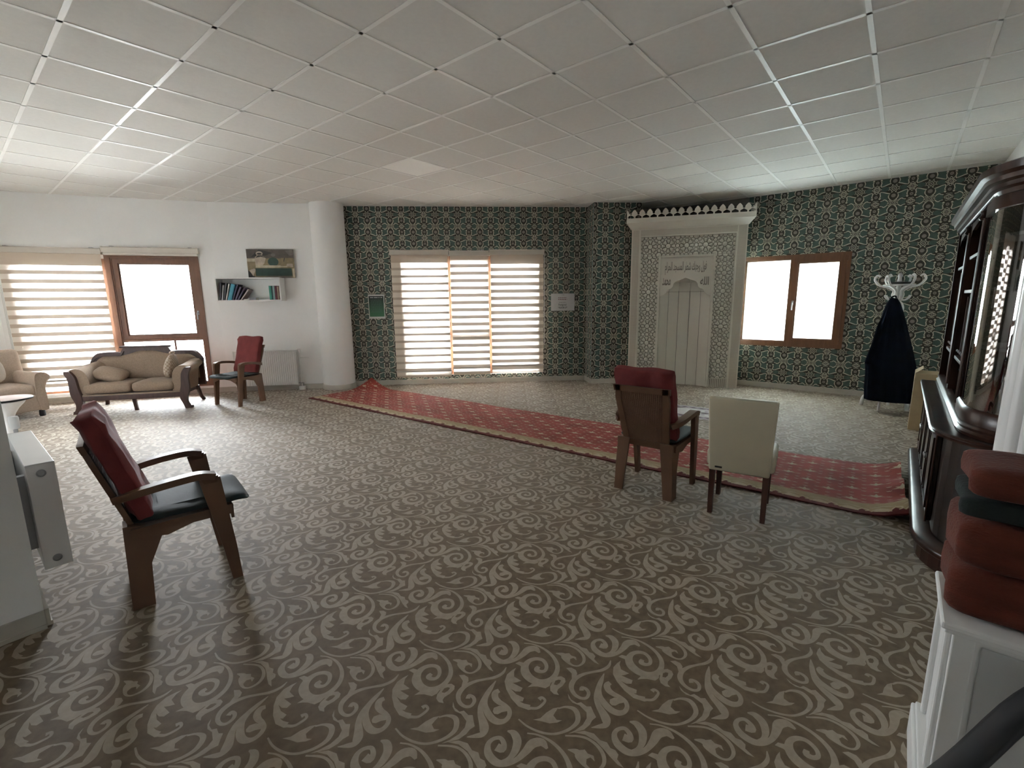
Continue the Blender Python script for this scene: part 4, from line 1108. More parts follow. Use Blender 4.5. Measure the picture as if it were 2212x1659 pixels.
bm = bmesh.new(); box(bm, -.63, .63, -.012, .03, .175, .245, bev=.008); box(bm, -.63, .63, .56, .60, .175, .245); box(bm, -.60, -.57, .03, .56, .185, .24); box(bm, .57, .60, .03, .56, .185, .24); fin(bm, 'seat_rail', M['sofa_wood'], sfx)
bm = bmesh.new(); box(bm, -.61, .61, .0, .58, .235, .262, bev=.008); fin(bm, 'seat_base', M['sofa_fab'], sfx)
bm = bmesh.new(); hexa(bm, [(-.022, .05, 0), (.02, .05, 0), (.02, .08, 0), (-.022, .08, 0)], [(-.03, .03, .18), (.015, .03, .18), (.015, .065, .18), (-.03, .065, .18)]); fin(bm, 'middle_leg', M['sofa_wood'], sfx)
for xc in (-.30, .255):
    bm = bmesh.new(); pillow(bm, .575 if xc < 0 else .53, .56, .155, I4, e=.2, ez=.45, nu=48, nv=12, fn=lambda p: Vector((p.x, p.y, p.z+.008*cos(p.x*5)*cos(p.y*5))))
    bm.transform(T(xc, .265, .335)); fin(bm, 'seat_cushion', M['sofa_fab'], sfx, smooth=60)
# back: wooden silhouette and padded panel
def zt(x):
    ax = abs(x)
    if ax < .285: return .862
    if ax < .33: return .862-.075*(ax-.285)/.045
    if ax < .60: return .787+.006*sin((ax-.33)/.27*pi)
    return .787-.135*((ax-.60)/.13)**2
xs = sorted(set([round(-.73+i*.0365, 4) for i in range(41)]+[-.285, .285, -.33, .33]))
xs = [x for x in xs if abs(x) <= .73]
bm = bmesh.new()
for a, b in zip(xs[:-1], xs[1:]):
    ya = .545; prism(bm, [(a, .25), (b, .25), (b, zt(b)), (a, zt(a))], .575, .635)
fin(bm, 'back_frame', M['sofa_wood'], sfx)
bm = bmesh.new()
for a, b in zip(xs[:-1], xs[1:]):     # moulded top rail
    prism(bm, [(a, zt(a)-.05), (b, zt(b)-.05), (b, zt(b)+.006), (a, zt(a)+.006)], .553, .645)
box(bm, -.335, .335, .545, .65, .858, .884, bev=.008)
fin(bm, 'crest_rail', M['sofa_wood'], sfx)
def zf(x):
    ax = abs(x); h = .745-.10*max(0, (ax-.52)/.16)**2
    if ax < .36: h += .075*(.5+.5*cos(ax/.36*pi)) * (1 if ax > .03 else .95)
    return h
bm = bmesh.new(); nx_, nz_ = 44, 14; gv = []
for i in range(nx_+1):
    x = -.67+1.34*i/nx_; rowv = []
    for j in range(nz_+1):
        v = j/nz_; z = .36+(zf(x)-.36)*v
        bul = (1-abs(2*i/nx_-1)**6)*(1-abs(2*v-1)**5); tuft = -.014*math.exp(-(x/.02)**2)
        rowv.append(bm.verts.new((x, .572-.052*bul-tuft, z)))
    gv.append(rowv)
for i in range(nx_):
    for j in range(nz_): bm.faces.new((gv[i][j], gv[i+1][j], gv[i+1][j+1], gv[i][j+1]))
fin(bm, 'back_padding', M['sofa_fab'], sfx, smooth=60)
# throw pillows on the sofa
def on_sofa(x, y, z):
    m = sfx.matrix_basis; a = sfx.rotation_euler.z
    return (sfx.location.x+cos(a)*x-sin(a)*y, sfx.location.y+sin(a)*x+cos(a)*y, z), a
bm = bmesh.new(); pillow(bm, .40, .30, .16, I4, e=.45, ez=.9, nu=40, nv=14); bm.transform(Ry(radians(16)) @ Rx(radians(18)))
loc, a = on_sofa(-.37, .30, .505); tag(fin(bm, 'throw_pillow', M['sofa_fab'], smooth=70, loc=loc, rz=a), 'plain tan pillow lying against the sofa arm near the armchair', 'pillow', 'pillows on the sofa')
bm = bmesh.new()
for i in range(1): pillow(bm, .13, .30, .36, I4, e=.7, ez=.8, nu=32, nv=18, fn=lambda p: Vector((p.x*(1-.5*max(0, p.z/.18)), p.y, p.z)))
kn = mat('checked_knit', (0.40, 0.33, 0.27), 0.9, 0.1, 60, 0.3, 200, sheen=0.3)
nt = kn.node_tree; ck = nt.nodes.new('ShaderNodeTexChecker'); ck.inputs['Scale'].default_value = 38; ck.inputs[1].default_value = (0.46, 0.39, 0.32, 1); ck.inputs[2].default_value = (0.30, 0.23, 0.17, 1)
tcx = nt.nodes.new('ShaderNodeTexCoord'); nt.links.new(tcx.outputs['Object'], ck.inputs[0]); nt.links.new(ck.outputs[0], nt.nodes['Principled BSDF'].inputs['Base Color'])
bm.transform(Ry(radians(12))); loc, a = on_sofa(.405, .30, .595); pw = empty('throw_pillow', loc, a, 'checked knitted pillow standing against the sofa arm near the plastic chair', 'pillow', 'pillows on the sofa')
fin(bm, 'pillow_body', kn, pw, smooth=70)
bm = bmesh.new(); tube(bm, crom([(.03, .0, .155), (.02, -.03, .195), (.045, -.01, .205), (.05, .03, .19), (.035, .01, .155)], 4), .014, 8); fin(bm, 'gathered_top', kn, pw, smooth=60)

# ------------------------------------------------------------------ armchair beside the left wall
ar = empty('armchair', (-6.90, 6.15, 0), radians(-20), 'beige upholstered armchair with rolled arms beside the striped blind', 'armchair')
# local: x forward, y left; seat width along y
F = M['arm_fab']
bm = bmesh.new(); box(bm, -.32, .40, -.34, .34, .09, .30, bev=.02, seg=3); fin(bm, 'base', F, ar, smooth=40)
bm = bmesh.new(); pillow(bm, .60, .50, .17, T(.10, 0, .375), e=.2, ez=.5, nu=44, nv=12); fin(bm, 'seat_cushion', F, ar, smooth=60)
for s in (-1, 1):
    sec = [(.27, .28), (.28, .42), (.285, .52), (.30, .575), (.345, .60), (.40, .59), (.44, .555), (.445, .51), (.41, .475), (.385, .42), (.385, .28), (.385, .09), (.30, .09)]
    bm = bmesh.new(); rings = []
    for x in (-.30, .1, .405): rings.append([bm.verts.new((x, s*(y-.05), z+(.02 if x < 0 and z > .4 else 0))) for y, z in crom(sec, 2)])
    for a_, b_ in zip(rings[:-1], rings[1:]):
        m_ = len(a_)
        for i in range(m_): bm.faces.new((a_[i], a_[(i+1) % m_], b_[(i+1) % m_], b_[i]))
    bm.faces.new(rings[0]); bm.faces.new(rings[-1][::-1]); am = fin(bm, 'arm', F, ar, smooth=50)
    bm = bmesh.new(); tube(bm, [(.408, s*(y-.05), z) for y, z in crom(sec[:10], 3)], .006, 6); fin(bm, 'piping', F, am, smooth=60)
bm = bmesh.new(); box(bm, -.10, .10, -.36, .38, -.34, .34, bev=.06, seg=4); bm.transform(T(-.20, 0, .56) @ Ry(radians(-10))); fin(bm, 'backrest', F, ar, smooth=50)
for x in (-.28, .345):
    for y in (-.28, .28):
        bm = bmesh.new(); lathe(bm, [(.03, 0), (.036, .02), (.034, .06), (.03, .092)], 14, T(x, y, 0)); fin(bm, 'foot', M['black'], ar, smooth=40)
bm = bmesh.new(); pillow(bm, .12, .34, .34, I4, e=.5, ez=.7); bm.transform(Ry(radians(-14)))
pa = radians(-20); tag(fin(bm, 'throw_pillow', c_('pale_pillow', (.52, .46, .40), .9), smooth=70, loc=(-6.90+cos(pa)*.03+sin(pa)*.06, 6.15+sin(pa)*.03-cos(pa)*.06, .645), rz=pa), 'pale square pillow leaning on the armchair back', 'pillow')

# ------------------------------------------------------------------ small side table near the long radiator
st = empty('side_table', (-4.96, 4.48, 0), 0, 'small round side table with pale top and black rim', 'table')
bm = bmesh.new(); lathe(bm, [(.16, .585), (.200, .588), (.205, .60), (.200, .604)], 36); fin(bm, 'rim', M['black'], st, smooth=40)
bm = bmesh.new(); lathe(bm, [(.198, .598), (.201, .6055), (.195, .608)], 36); fin(bm, 'table_top', c_('pale_pink_top', (.62, .52, .49), .35), st, smooth=40)
bm = bmesh.new(); lathe(bm, [(.17, 0), (.17, .015), (.05, .04), (.03, .08), (.03, .36), (.06, .45), (.09, .50), (.13, .545), (.15, .575), (.14, .586)], 28); fin(bm, 'pedestal', M['white_paint'], st, smooth=50)

# ------------------------------------------------------------------ radiators
def radiator(name, loc, rz, L, z0, z1, label, grooves, depth=.10, gap=.04, ports=True):
    """local x along the wall, y towards the room, z up; wall face at y = 0"""
    e = empty(name, loc, rz, label, 'radiator', 'panel radiators'); y0, y1 = gap, gap+depth; h = z1-z0
    bm = bmesh.new()
    n = int(L/grooves); pts_ = []
    for i in range(n):
        x = .012+(L-.024)*i/n; w = (L-.024)/n
        for (f, d) in ((0, .010), (.22, .010), (.36, 0), (.86, 0), (1, .010)): pts_.append((x+w*f, y1-d))
    for a, b in zip(pts_[:-1], pts_[1:]):
        if b[0]-a[0] < 1e-6: continue
        hexa(bm, [(a[0], a[1]-.004, .01), (b[0], b[1]-.004, .01), (b[0], b[1], .01), (a[0], a[1], .01)], [(a[0], a[1]-.004, h-.012), (b[0], b[1]-.004, h-.012), (b[0], b[1], h-.012), (a[0], a[1], h-.012)])
    fin(bm, 'front_panel', M['rad'], e)
    bm = bmesh.new(); box(bm, .01, L-.01, y0, y0+.008, .01, h-.012); fin(bm, 'back_panel', M['rad'], e)
    for x in (0, L-.012):
        bm = bmesh.new(); box(bm, x, x+.012, y0, y1+.003, 0, h, bev=.003); sd = fin(bm, 'side_cover', M['rad'], e)
        if ports:
            for z in (.05, h-.05):
                xx = x if x == 0 else x+.012; sg = -1 if x == 0 else 1
                bm = bmesh.new(); lathe(bm, [(.019, 0), (.019, .003), (.014, .004), (.013, .001), (.006, .001)], 20, T(xx, (y0+y1)/2, z) @ Ry(sg*pi/2)); fin(bm, 'end_plug', M['grey_metal'], sd, smooth=40)
    bm = bmesh.new(); box(bm, 0, L, y0, y1+.003, h-.010, h, bev=.003); tg = fin(bm, 'top_cover', M['rad'], e)
    for x in (.15, L-.15):
        bm = bmesh.new(); box(bm, x-.02, x+.02, 0, y0+.004, .08, h-.08); fin(bm, 'wall_bracket', M['grey_metal'], e)
    return e, h
# long radiator on the wall that turns away at the near corner
rb = C1 + B2*(.30+.95) 
re, h = radiator('radiator', (rb.x, rb.y, .15), GA-pi/2, .95, .15, .71, 'long white panel radiator seen end-on at the wall corner', .033, depth=.105, gap=.045)
bm = bmesh.new(); tube(bm, [(-.02, .09, h-.05), (-.05, .09, h-.05), (-.055, .09, h-.02), (-.055, .09, h+.02)], .011, 10); fin(bm, 'pipe', M['grey_metal'], re, smooth=40)
bm = bmesh.new(); lathe(bm, [(.020, 0), (.024, .01), (.025, .07), (.021, .08)], 18, T(-.055, .09, h+.015)); fin(bm, 'valve_knob', M['white_paint'], re, smooth=40)
bm = bmesh.new(); tube(bm, [(-.02, .09, .05), (-.055, .09, .05), (-.055, .09, -.15)], .009, 10); fin(bm, 'return_pipe', M['white_paint'], re, smooth=40)
# ribbed radiator between chair and pillar; mounted on the left wall
p0, p1 = Vector(LW[4]), Vector(LW[3]); d = (p1-p0).normalized()
q = Vector((-3.72, 8.105)); 
re, h = radiator('radiator', (q.x, q.y, .09), atan2(d.y, d.x), 1.0, .09, .70, 'white ribbed panel radiator on the wall behind the plastic chair', .0333, depth=.09, gap=.035, ports=False)
bm = bmesh.new(); tube(bm, [(-.005, .08, h-.04), (-.05, .08, h-.04), (-.05, .08, -.03), (-.05, .08, -.09)], .010, 8); tube(bm, [(-.05, .08, h-.14), (-.05, .03, h-.14), (-.20, .03, h-.14)], .008, 8); fin(bm, 'pipe', M['white_paint'], re, smooth=40)
bm = bmesh.new(); lathe(bm, [(.016, 0), (.021, .012), (.020, .06), (.016, .068)], 16, T(-.05, .08, h-.05)); fin(bm, 'valve_knob', M['white_paint'], re, smooth=40)
bm = bmesh.new(); box(bm, -.10, -.005, .04, .12, -.09, -.02, bev=.01); fin(bm, 'pipe_box', M['white_paint'], re)
for x in (-.03, -.075):
    bm = bmesh.new(); tube(bm, [(x, .08, -.03), (x, .08, .03), (x+.03, .08, .03)], .012, 8); fin(bm, 'lower_valve', M['grey_metal'], re, smooth=40)

# ------------------------------------------------------------------ wall shelf, books, picture
SA, SB = LW[3], LW[4]
loc, a = wall_frame(SA, SB, .085, 1.53, -.255)
sh = empty('wall_shelf', loc, a, 'white open box shelf of books on the plain wall', 'shelf')
SL, SH, SD = .985, .375, .25
for nm, (x0, x1, y0, y1, z0, z1) in (('bottom_board', (0, SL, 0, SD, 0, .018)), ('top_board', (0, SL, 0, SD, SH-.018, SH)), ('side_board', (0, .018, 0, SD, .018, SH-.018)), ('side_board', (SL-.018, SL, 0, SD, .018, SH-.018)), ('back_board', (.018, SL-.018, SD-.008, SD, .018, SH-.018))):
    bm = bmesh.new(); box(bm, x0, x1, y0, y1, z0, z1, bev=.0015, seg=1); fin(bm, nm, M['white_paint'], sh)
def sworld(x, y, z): return (loc[0]+cos(a)*x-sin(a)*y, loc[1]+sin(a)*x+cos(a)*y, 1.53+z)
PAGE = c_('book_pages', (.55, .51, .43), .9)
def book(x, w, h, dep, lean, c, label, z=.0185, y=.03, flat=False):
    wl = sworld(x, y, z); e = empty('book', wl, a, label, 'book', 'books on the wall shelf')
    m = c_('book_cover', c, .5); Mx = Ry(-lean) if not flat else I4
    bm = bmesh.new()
    if flat: box(bm, 0, h, 0, dep, 0, .003); box(bm, 0, h, 0, dep, w-.003, w); box(bm, 0, h, -.003, .003, 0, w, bev=.001, seg=1)
    else:
        box(bm, 0, .003, 0, dep, 0, h, Mx); box(bm, w-.003, w, 0, dep, 0, h, Mx)
        hexa(bm, [Mx @ Vector(p) for p in ((0, 0, 0), (w*.25, -.004, 0), (w*.75, -.004, 0), (w, 0, 0))], [Mx @ Vector(p) for p in ((0, 0, h), (w*.25, -.004, h), (w*.75, -.004, h), (w, 0, h))])
    fin(bm, 'cover', m, e)
    bm = bmesh.new()
    if flat: box(bm, .003, h-.003, .002, dep-.004, .003, w-.003)
    else: box(bm, .003, w-.003, .002, dep-.004, .003, h-.004, Mx)
    fin(bm, 'pages', PAGE, e)
    return e
L = radians
bx = .024
for (w, h, ln, c, lab, adv) in ((.028, .285, -7, (.05, .05, .06), 'black book standing first against the shelf side', .034),
        (.022, .245, -10, (.30, .29, .30), 'slim pale grey book leaning between two dark ones', .030),
        (.024, .280, -12, (.06, .06, .07), 'charcoal book leaning behind the slim grey one', .032),
        (.020, .270, -15, (.45, .42, .40), 'thin off-white book leaning against the cyan one', .030),
        (.060, .275, -17, (.06, .26, .34), 'thick cyan book leaning in the row', .072),
        (.022, .270, -20, (.04, .04, .08), 'dark navy book leaning on the cyan one', .034),
        (.028, .235, -25, (.09, .07, .12), 'purple-grey book leaning near the end of the row', .042),
        (.024, .235, -30, (.05, .04, .07), 'plum-black book leaning behind the last one', .045),
        (.020, .220, -37, (.40, .34, .33), 'pale pinkish book slumped last in the leaning row', .05)):
    # leaning to the left: the foot stands to the right of the head
    th = L(-ln); e_ = book(bx + sin(th)*0, w, h, .19, -th, c, lab); e_.location = sworld(bx+.0, .03, .0185); bx += adv
    # shift so that the head leans back over the previous book
for i_, o in enumerate([o for o in col.objects if o.name.startswith('book') and o.parent is None and o.type == 'EMPTY']): pass
book(.395, .016, .085, .13, 0, (.62, .60, .58), 'small white booklet lying flat on the shelf', flat=True)
book(.485, .038, .10, .13, 0, (.16, .15, .17), 'small grey book lying flat beside the booklet', flat=True)
bx = .795
for (w, h, c, lab) in ((.036, .225, (.04, .22, .16), 'green book first of the short upright row'), (.018, .225, (.01, .05, .05), 'very dark green slim book in the upright row'), (.030, .225, (.22, .34, .34), 'pale teal book in the upright row'),
        (.034, .225, (.09, .02, .03), 'maroon book in the upright row'), (.028, .215, (.30, .23, .17), 'tan book beside the maroon one'), (.018, .225, (.10, .07, .05), 'brown slim book against the shelf end')):
    book(bx, w, h, .17, 0, c, lab); bx += w+.0015
# picture board standing on the shelf
loc2, a2 = wall_frame(SA, SB, .53, 1.907, -.05)
pb = empty('picture_board', loc2, a2, 'printed picture board of a green and gold interior standing on the shelf', 'picture')
PW, PH = .735, .465
def prt(name, c): return c_(name, c, .55, .25)
PC = [prt('print_brown', (.085, .070, .058)), prt('print_dark', (.030, .027, .026)), prt('print_cream', (.42, .37, .27)), prt('print_green', (.022, .050, .038)), prt('print_ochre', (.20, .155, .085)), prt('print_rose', (.40, .33, .26)), prt('print_grey', (.15, .13, .115))]
def N(pp, l): return ([(x*PW, y*PH) for x, y in pp], l)
pl = [N([(0,0),(1,0),(1,.68),(0,.68)], 4), N([(0,.70),(1,.70),(1,1),(0,1)], 0), N([(.08,.72),(.27,.99),(.35,.96),(.55,.87),(.40,.78),(.18,.74)], 1), N([(.82,.95),(.98,.99),(.99,.80),(.90,.78)], 6),
      N([(0,.57),(.17,.57),(.17,.68),(0,.68)], 2), N([(0,0),(.16,0),(.02,.25),(0,.26)], 1), N([(.10,.06),(.17,.30),(.13,.33),(.03,.27)], 5),
      ell(.27*PW, .85*PH, .075*PW, .075*PH, 5, 14), ell(.27*PW, .84*PH, .05*PW, .035*PH, 1, 12), N([(.17,.45),(.17,.72),(.22,.79),(.32,.79),(.40,.68),(.36,.50),(.30,.42)], 5), N([(.18,.70),(.24,.79),(.31,.79),(.38,.70),(.30,.74)], 1),
      ell(.55*PW, .56*PH, .115*PW, .155*PH, 3, 14), ell(.56*PW, .80*PH, .05*PW, .055*PH, 6, 10), N([(.17,.36),(.55,.36),(.84,.38),(.84,.44),(.17,.44)], 2),
      N([(.70,.42),(.97,.40),(.98,.70),(.72,.70)], 4), N([(.82,.40),(.97,.38),(.96,.50),(.84,.50)], 5), N([(.78,.55),(.81,.70),(.79,.70),(.77,.60)], 1), N([(.16,.07),(.94,.07),(.93,.34),(.16,.34)], 3), N([(.95,.02),(.99,.02),(.99,.34),(.95,.32)], 2), N([(.12,0),(.92,0),(.92,.06),(.14,.05)], 6)]
co, tri, lm = inlay(pl, PW, PH, wrap=False)
bm = bmesh.new(); box(bm, 0, PW, 0, .03, 0, PH, bev=.002, seg=1); fin(bm, 'board', M['pale_card'], pb)
link('printed_picture', mesh_from('printed_picture', np.c_[co[:, 0], np.full(len(co), -.001), co[:, 1]], tri, lm, PC), pb)
# ------------------------------------------------------------------ coat stand, coat, cap
cs = empty('coat_stand', (5.03, 6.18, 0), radians(20), 'white bentwood coat stand with curled arms by the papered wall', 'coat stand')
bm = bmesh.new(); lathe(bm, [(.026, .10), (.03, .30), (.027, .9), (.03, 1.35), (.034, 1.50), (.024, 1.62), (.03, 1.66), (.02, 1.72), (.028, 1.75), (.012, 1.78)], 18); fin(bm, 'pole', M['white_paint'], cs, smooth=40)
for k in range(4):
    a = pi/2*k+.35; R_ = Rz(a)
    bm = bmesh.new(); tube(bm, crom([(.02, 0, .30), (.06, 0, .24), (.14, 0, .20), (.23, 0, .12), (.25, 0, .0)], 5), [(.015, .022)]*21, n=8, M=R_); fin(bm, 'foot', M['white_paint'], cs, smooth=50)
for k in range(6):
    a = pi/3*k+.1; R_ = Rz(a)
    bm = bmesh.new(); tube(bm, crom([(.028, 0, 1.42), (.055, 0, 1.50), (.05, 0, 1.555), (.11, 0, 1.60), (.20, 0, 1.63), (.255, 0, 1.70), (.235, 0, 1.755), (.20, 0, 1.74)], 5), .0125, 8, M=R_); fin(bm, 'arm', M['white_paint'], cs, smooth=50)
for k in range(4):
    a = pi/2*k-.3; R_ = Rz(a)
    bm = bmesh.new(); tube(bm, crom([(.028, 0, 1.50), (.06, 0, 1.45), (.11, 0, 1.44), (.16, 0, 1.47), (.175, 0, 1.50)], 5), .010, 8, M=R_); hk = fin(bm, 'hook', M['white_paint'], cs, smooth=50)
    bm = bmesh.new(); tube(bm, crom([(.028, 0, 1.42), (.07, 0, 1.40), (.10, 0, 1.33), (.07, 0, 1.25), (.03, 0, 1.24)], 5), .008, 8, M=R_); fin(bm, 'lower_scroll', M['white_paint'], hk, smooth=50)
bm = bmesh.new(); tube(bm, [(.16*cos(2*pi*i/28), .16*sin(2*pi*i/28), 1.63) for i in range(29)], .009, 8, cap=False); fin(bm, 'top_ring', M['white_paint'], cs, smooth=60)
bm = bmesh.new(); lathe(bm, [(.10, 1.636), (.13, 1.655), (.132, 1.665), (.10, 1.668), (.02, 1.672)], 24); bm.transform(T(0, 0, .003)); cap = fin(bm, 'round_cap', M['black'], smooth=40, loc=(5.03, 6.18, 0)); tag(cap, 'flat black cap lying in the ring of the coat stand', 'cap')
# long coat: hem polygon narrowing to the hook, with folds
bm = bmesh.new(); rings = []
hz = [(.14, .25, .13), (.30, .255, .13), (.50, .25, .13), (.62, .24, .125), (.78, .21, .11), (.95, .175, .095), (1.12, .14, .08), (1.28, .105, .065), (1.40, .07, .05), (1.465, .035, .03)]
for i, (z, rx, ry) in enumerate(hz):
    ring = []
    cx_ = -.085*((z-.14)/1.32)
    for k in range(48):
        t = 2*pi*k/48; fold = 1+.05*sin(7*t+z*1.2)*(1 if z < 1.2 else .3)+.03*sin(13*t)
        x = rx*cos(t)*fold; y = ry*sin(t)*fold
        if .55 < z < .70 and cos(t) < -.6: x -= .018       # sleeve end
        ring.append(bm.verts.new((cx_+x, y, z)))
    rings.append(ring)
for a_, b_ in zip(rings[:-1], rings[1:]):
    for k in range(48): bm.faces.new((a_[k], a_[(k+1) % 48], b_[(k+1) % 48], b_[k]))
bm.faces.new(rings[0][::-1]); bm.faces.new(rings[-1])
ct = empty('coat', (5.03-.10, 6.18-.20, 0), radians(-35), 'long dark navy coat hanging on the white coat stand', 'coat'); fin(bm, 'coat_body', M['navy'], ct, smooth=60)
bm = bmesh.new(); q = crom([(-.115, -.02, 1.30, .04), (-.17, -.04, 1.10, .055), (-.205, -.05, .88, .055), (-.245, -.05, .66, .06), (-.25, -.05, .62, .055)], 4)
tube(bm, [p[:3] for p in q], [(p[3]*.6, p[3]) for p in q], n=12); fin(bm, 'sleeve', M['navy'], ct, smooth=60)
bm = bmesh.new(); tube(bm, crom([(-.085, .0, 1.455), (-.105, .04, 1.475), (-.07, .07, 1.49), (-.06, .03, 1.475)], 3), .010, 8); fin(bm, 'hanger_loop', M['navy'], ct, smooth=60)

# ------------------------------------------------------------------ long red rug
RP0 = Vector((-3.22, 7.25)); RP1 = Vector((2.64, 2.87)); rd = (RP1-RP0).normalized(); RL = (RP1-RP0).length - .03; RWD = 1.21
rn = Vector((-rd.y, rd.x))
rug = empty('rug', (RP0.x, RP0.y, 0), atan2(rd.y, rd.x), 'long red runner rug with cream sprigs and beige border along one edge', 'rug')
def sprig(cx, cy, s, l=2):
    P_ = lambda pp: ([(cx+x*s, cy+y*s) for x, y in pp], l)
    return [P_([(-.07, -.008), (-.02, -.014), (0, -.03), (.02, -.014), (.07, -.008), (.028, .002), (.045, .022), (.014, .014), (0, .05), (-.014, .014), (-.045, .022), (-.028, .002)])]
def chip(cx, cy, s, l=2): return [([(cx+x*s, cy+y*s) for x, y in ((-.03, .012), (-.012, .0), (0, .008), (.012, .0), (.03, .012), (.016, -.012), (-.016, -.012))], l)]
fp = []
TX, TY = .30, .24
for (x, y) in ((.075, .06), (.225, .18)): fp += sprig(x, y, .92)
for (x, y) in ((.075, .135), (.0, .03), (.0, .095), (.15, .03), (.15, .095), (.225, .02), (.0, .175), (.15, .175), (.225, .09), (.075, .20)): fp += chip(x, y, .62)
FIELD = inlay(fp, TX, TY)
bp = []; BX, BY = .36, .21
bp += [([(0, 0), (BX, 0), (BX, .045), (0, .045)], 1)]
for i in range(4):
    x = i*.09
    bp += [([(x-.02, .04), (x+.075, .04), (x+.06, .062), (x+.04, .072), (x+.02, .095), (x-.002, .085), (x+.006, .066)], 1)]
    bp += stroke_quads([(x-.02, .052, .008), (x, .075, .011), (x+.022, .102, .012), (x+.05, .092, .011), (x+.055, .070, .010), (x+.038, .062, .009)], 2, 3)
for c in (.135, .315):
    bp += [([(c-.05, .05), (c+.05, .05), (c+.035, .085), (c, .105), (c-.035, .085)], 2)]
    bp += stroke_quads([(c-.07, .115, .005), (c-.03, .128, .010), (c, .140, .012), (c+.03, .128, .010), (c+.07, .115, .005)], 2, 3)
BORD = inlay(bp, BX, BY)
RM = [M['rug_red'], M['rug_dark'], M['rug_cream'], M['rug_cream'], M['rug_dark']]
def rug_z(u, v):
    z = .010 + .003*np.sin(u*2.3+v*3) + .0025*np.sin(u*5.1-v*4+1)
    e_ = np.clip((u-(RL-.28))/.28, 0, 1); z = z + e_**2*(.055+.05*np.sin(v*7+.5)**2)          # turned up at the cabinet
    c = np.clip((.55-u)/.55, 0, 1)*np.clip((v-.72)/.5, 0, 1); z = z + .17*c**1.6               # raised far corner
    z = z + .035*np.exp(-((u-5.2+.2*(v-.9))/.05)**2)*np.clip((v-.95)/.25, 0, 1)              # small ruck
    return z
def rug_part(tile, w, h, v0, v1, name, mats):
    n = int(RL/w)+1; m = int(math.ceil((v1-v0)/h))
    co, tri, lm = repeat(tile, w, h, [(i, j) for i in range(n) for j in range(m)])
    me = mesh_from(name, np.c_[co[:, 0], co[:, 1]+v0, np.zeros(len(co))], tri, lm, mats)
    bm = bmesh.new(); bm.from_mesh(me); bpy.data.meshes.remove(me)
    bmesh.ops.remove_doubles(bm, verts=bm.verts, dist=1e-5)
    geo = lambda: bm.verts[:]+bm.edges[:]+bm.faces[:]
    bmesh.ops.bisect_plane(bm, geom=geo(), plane_co=(RL, 0, 0), plane_no=(1, 0, 0), clear_outer=True)
    bmesh.ops.bisect_plane(bm, geom=geo(), plane_co=(0, v1, 0), plane_no=(0, 1, 0), clear_outer=True)
    for x in (RL-.06, RL-.12, RL-.18, RL-.24, .1, .2, .3, .4, 5.1, 5.15, 5.2, 5.25): bmesh.ops.bisect_plane(bm, geom=geo(), plane_co=(x, 0, 0), plane_no=(1, 0, 0))
    for y in (.8, .9, 1.0, 1.08, 1.15):
        if v0 < y < v1: bmesh.ops.bisect_plane(bm, geom=geo(), plane_co=(0, y, 0), plane_no=(0, 1, 0))
    for v in bm.verts: v.co.z = float(rug_z(v.co.x, v.co.y))
    me = bpy.data.meshes.new(name); bm.to_mesh(me); bm.free()
    for q in mats: me.materials.append(q)
    me.shade_smooth()
    return link(name, me, rug)
rug_part(FIELD, TX, TY, BY, RWD, 'sprigged_field', RM)
rug_part(BORD, BX, BY, 0.0, BY, 'scroll_border', [M['rug_beige'], M['rug_dark'], M['rug_cream'], M['rug_cream'], M['rug_dark']])
bm = bmesh.new()      # edge of the pile all round
prm = [(u, 0) for u in np.linspace(0, RL, 60)] + [(RL, v) for v in np.linspace(0, RWD, 16)[1:]] + [(u, RWD) for u in np.linspace(RL, 0, 60)[1:]] + [(0, v) for v in np.linspace(RWD, 0, 16)[1:-1]]
tp_ = [bm.verts.new((u, v, float(rug_z(u, v)))) for u, v in prm]; bt = [bm.verts.new((u, v, max(0.0005, float(rug_z(u, v))-.011))) for u, v in prm]
for i in range(len(prm)): bm.faces.new((tp_[i], bt[i], bt[(i+1) % len(prm)], tp_[(i+1) % len(prm)]))
fin(bm, 'pile_edge', M['rug_dark'], rug)
bm = bmesh.new(); gu = np.linspace(0, RL, 60); gvv = np.linspace(0, RWD, 12); gr_ = [[bm.verts.new((u, v, max(0.0006, float(rug_z(u, v))-.0095))) for v in gvv] for u in gu]
for i in range(59):
    for j in range(11): bm.faces.new((gr_[i][j], gr_[i][j+1], gr_[i+1][j+1], gr_[i+1][j]))
fin(bm, 'rug_back', M['rug_dark'], rug)

# ------------------------------------------------------------------ small prayer mat
pm = empty('prayer_mat', (2.44, 6.02, 0), radians(52), 'small lilac and white prayer mat on the carpet beyond the red rug', 'rug')
pw_, ph_ = .66, 1.10
pp = [([(.0, .0), (pw_, 0), (pw_, ph_), (0, ph_)], 1), ([(.025, .025), (pw_-.025, .025), (pw_-.025, ph_-.025), (.025, ph_-.025)], 2), ([(.04, .04), (pw_-.04, .04), (pw_-.04, ph_-.04), (.04, ph_-.04)], 0)]
for i in range(9):
    for (x, y) in ((.075, .10+i*.115), (pw_-.075, .10+i*.115)): pp.append(ell(x, y, .022, .03, 2, 8)); pp.append(ell(x, y+.057, .012, .012, 1, 6))
for i in range(5):
    for y in (.075, ph_-.075): pp.append(ell(.13+i*.10, y, .03, .02, 2, 8))
pp += [([(.115, .13), (pw_-.115, .13), (pw_-.115, ph_-.13), (.115, ph_-.13)], 2), ([(.13, .145), (pw_-.13, .145), (pw_-.13, .75), (.46, .85), (.33, .93), (.20, .85), (.13, .75)], 1)]
for i in range(8): pp.append(ell(.33+.10*cos(i*pi/4), .45+.13*sin(i*pi/4), .03, .03, 0, 8))
pp.append(ell(.33, .45, .045, .06, 2, 10))
co, tri, lm = inlay(pp, pw_, ph_, wrap=False)
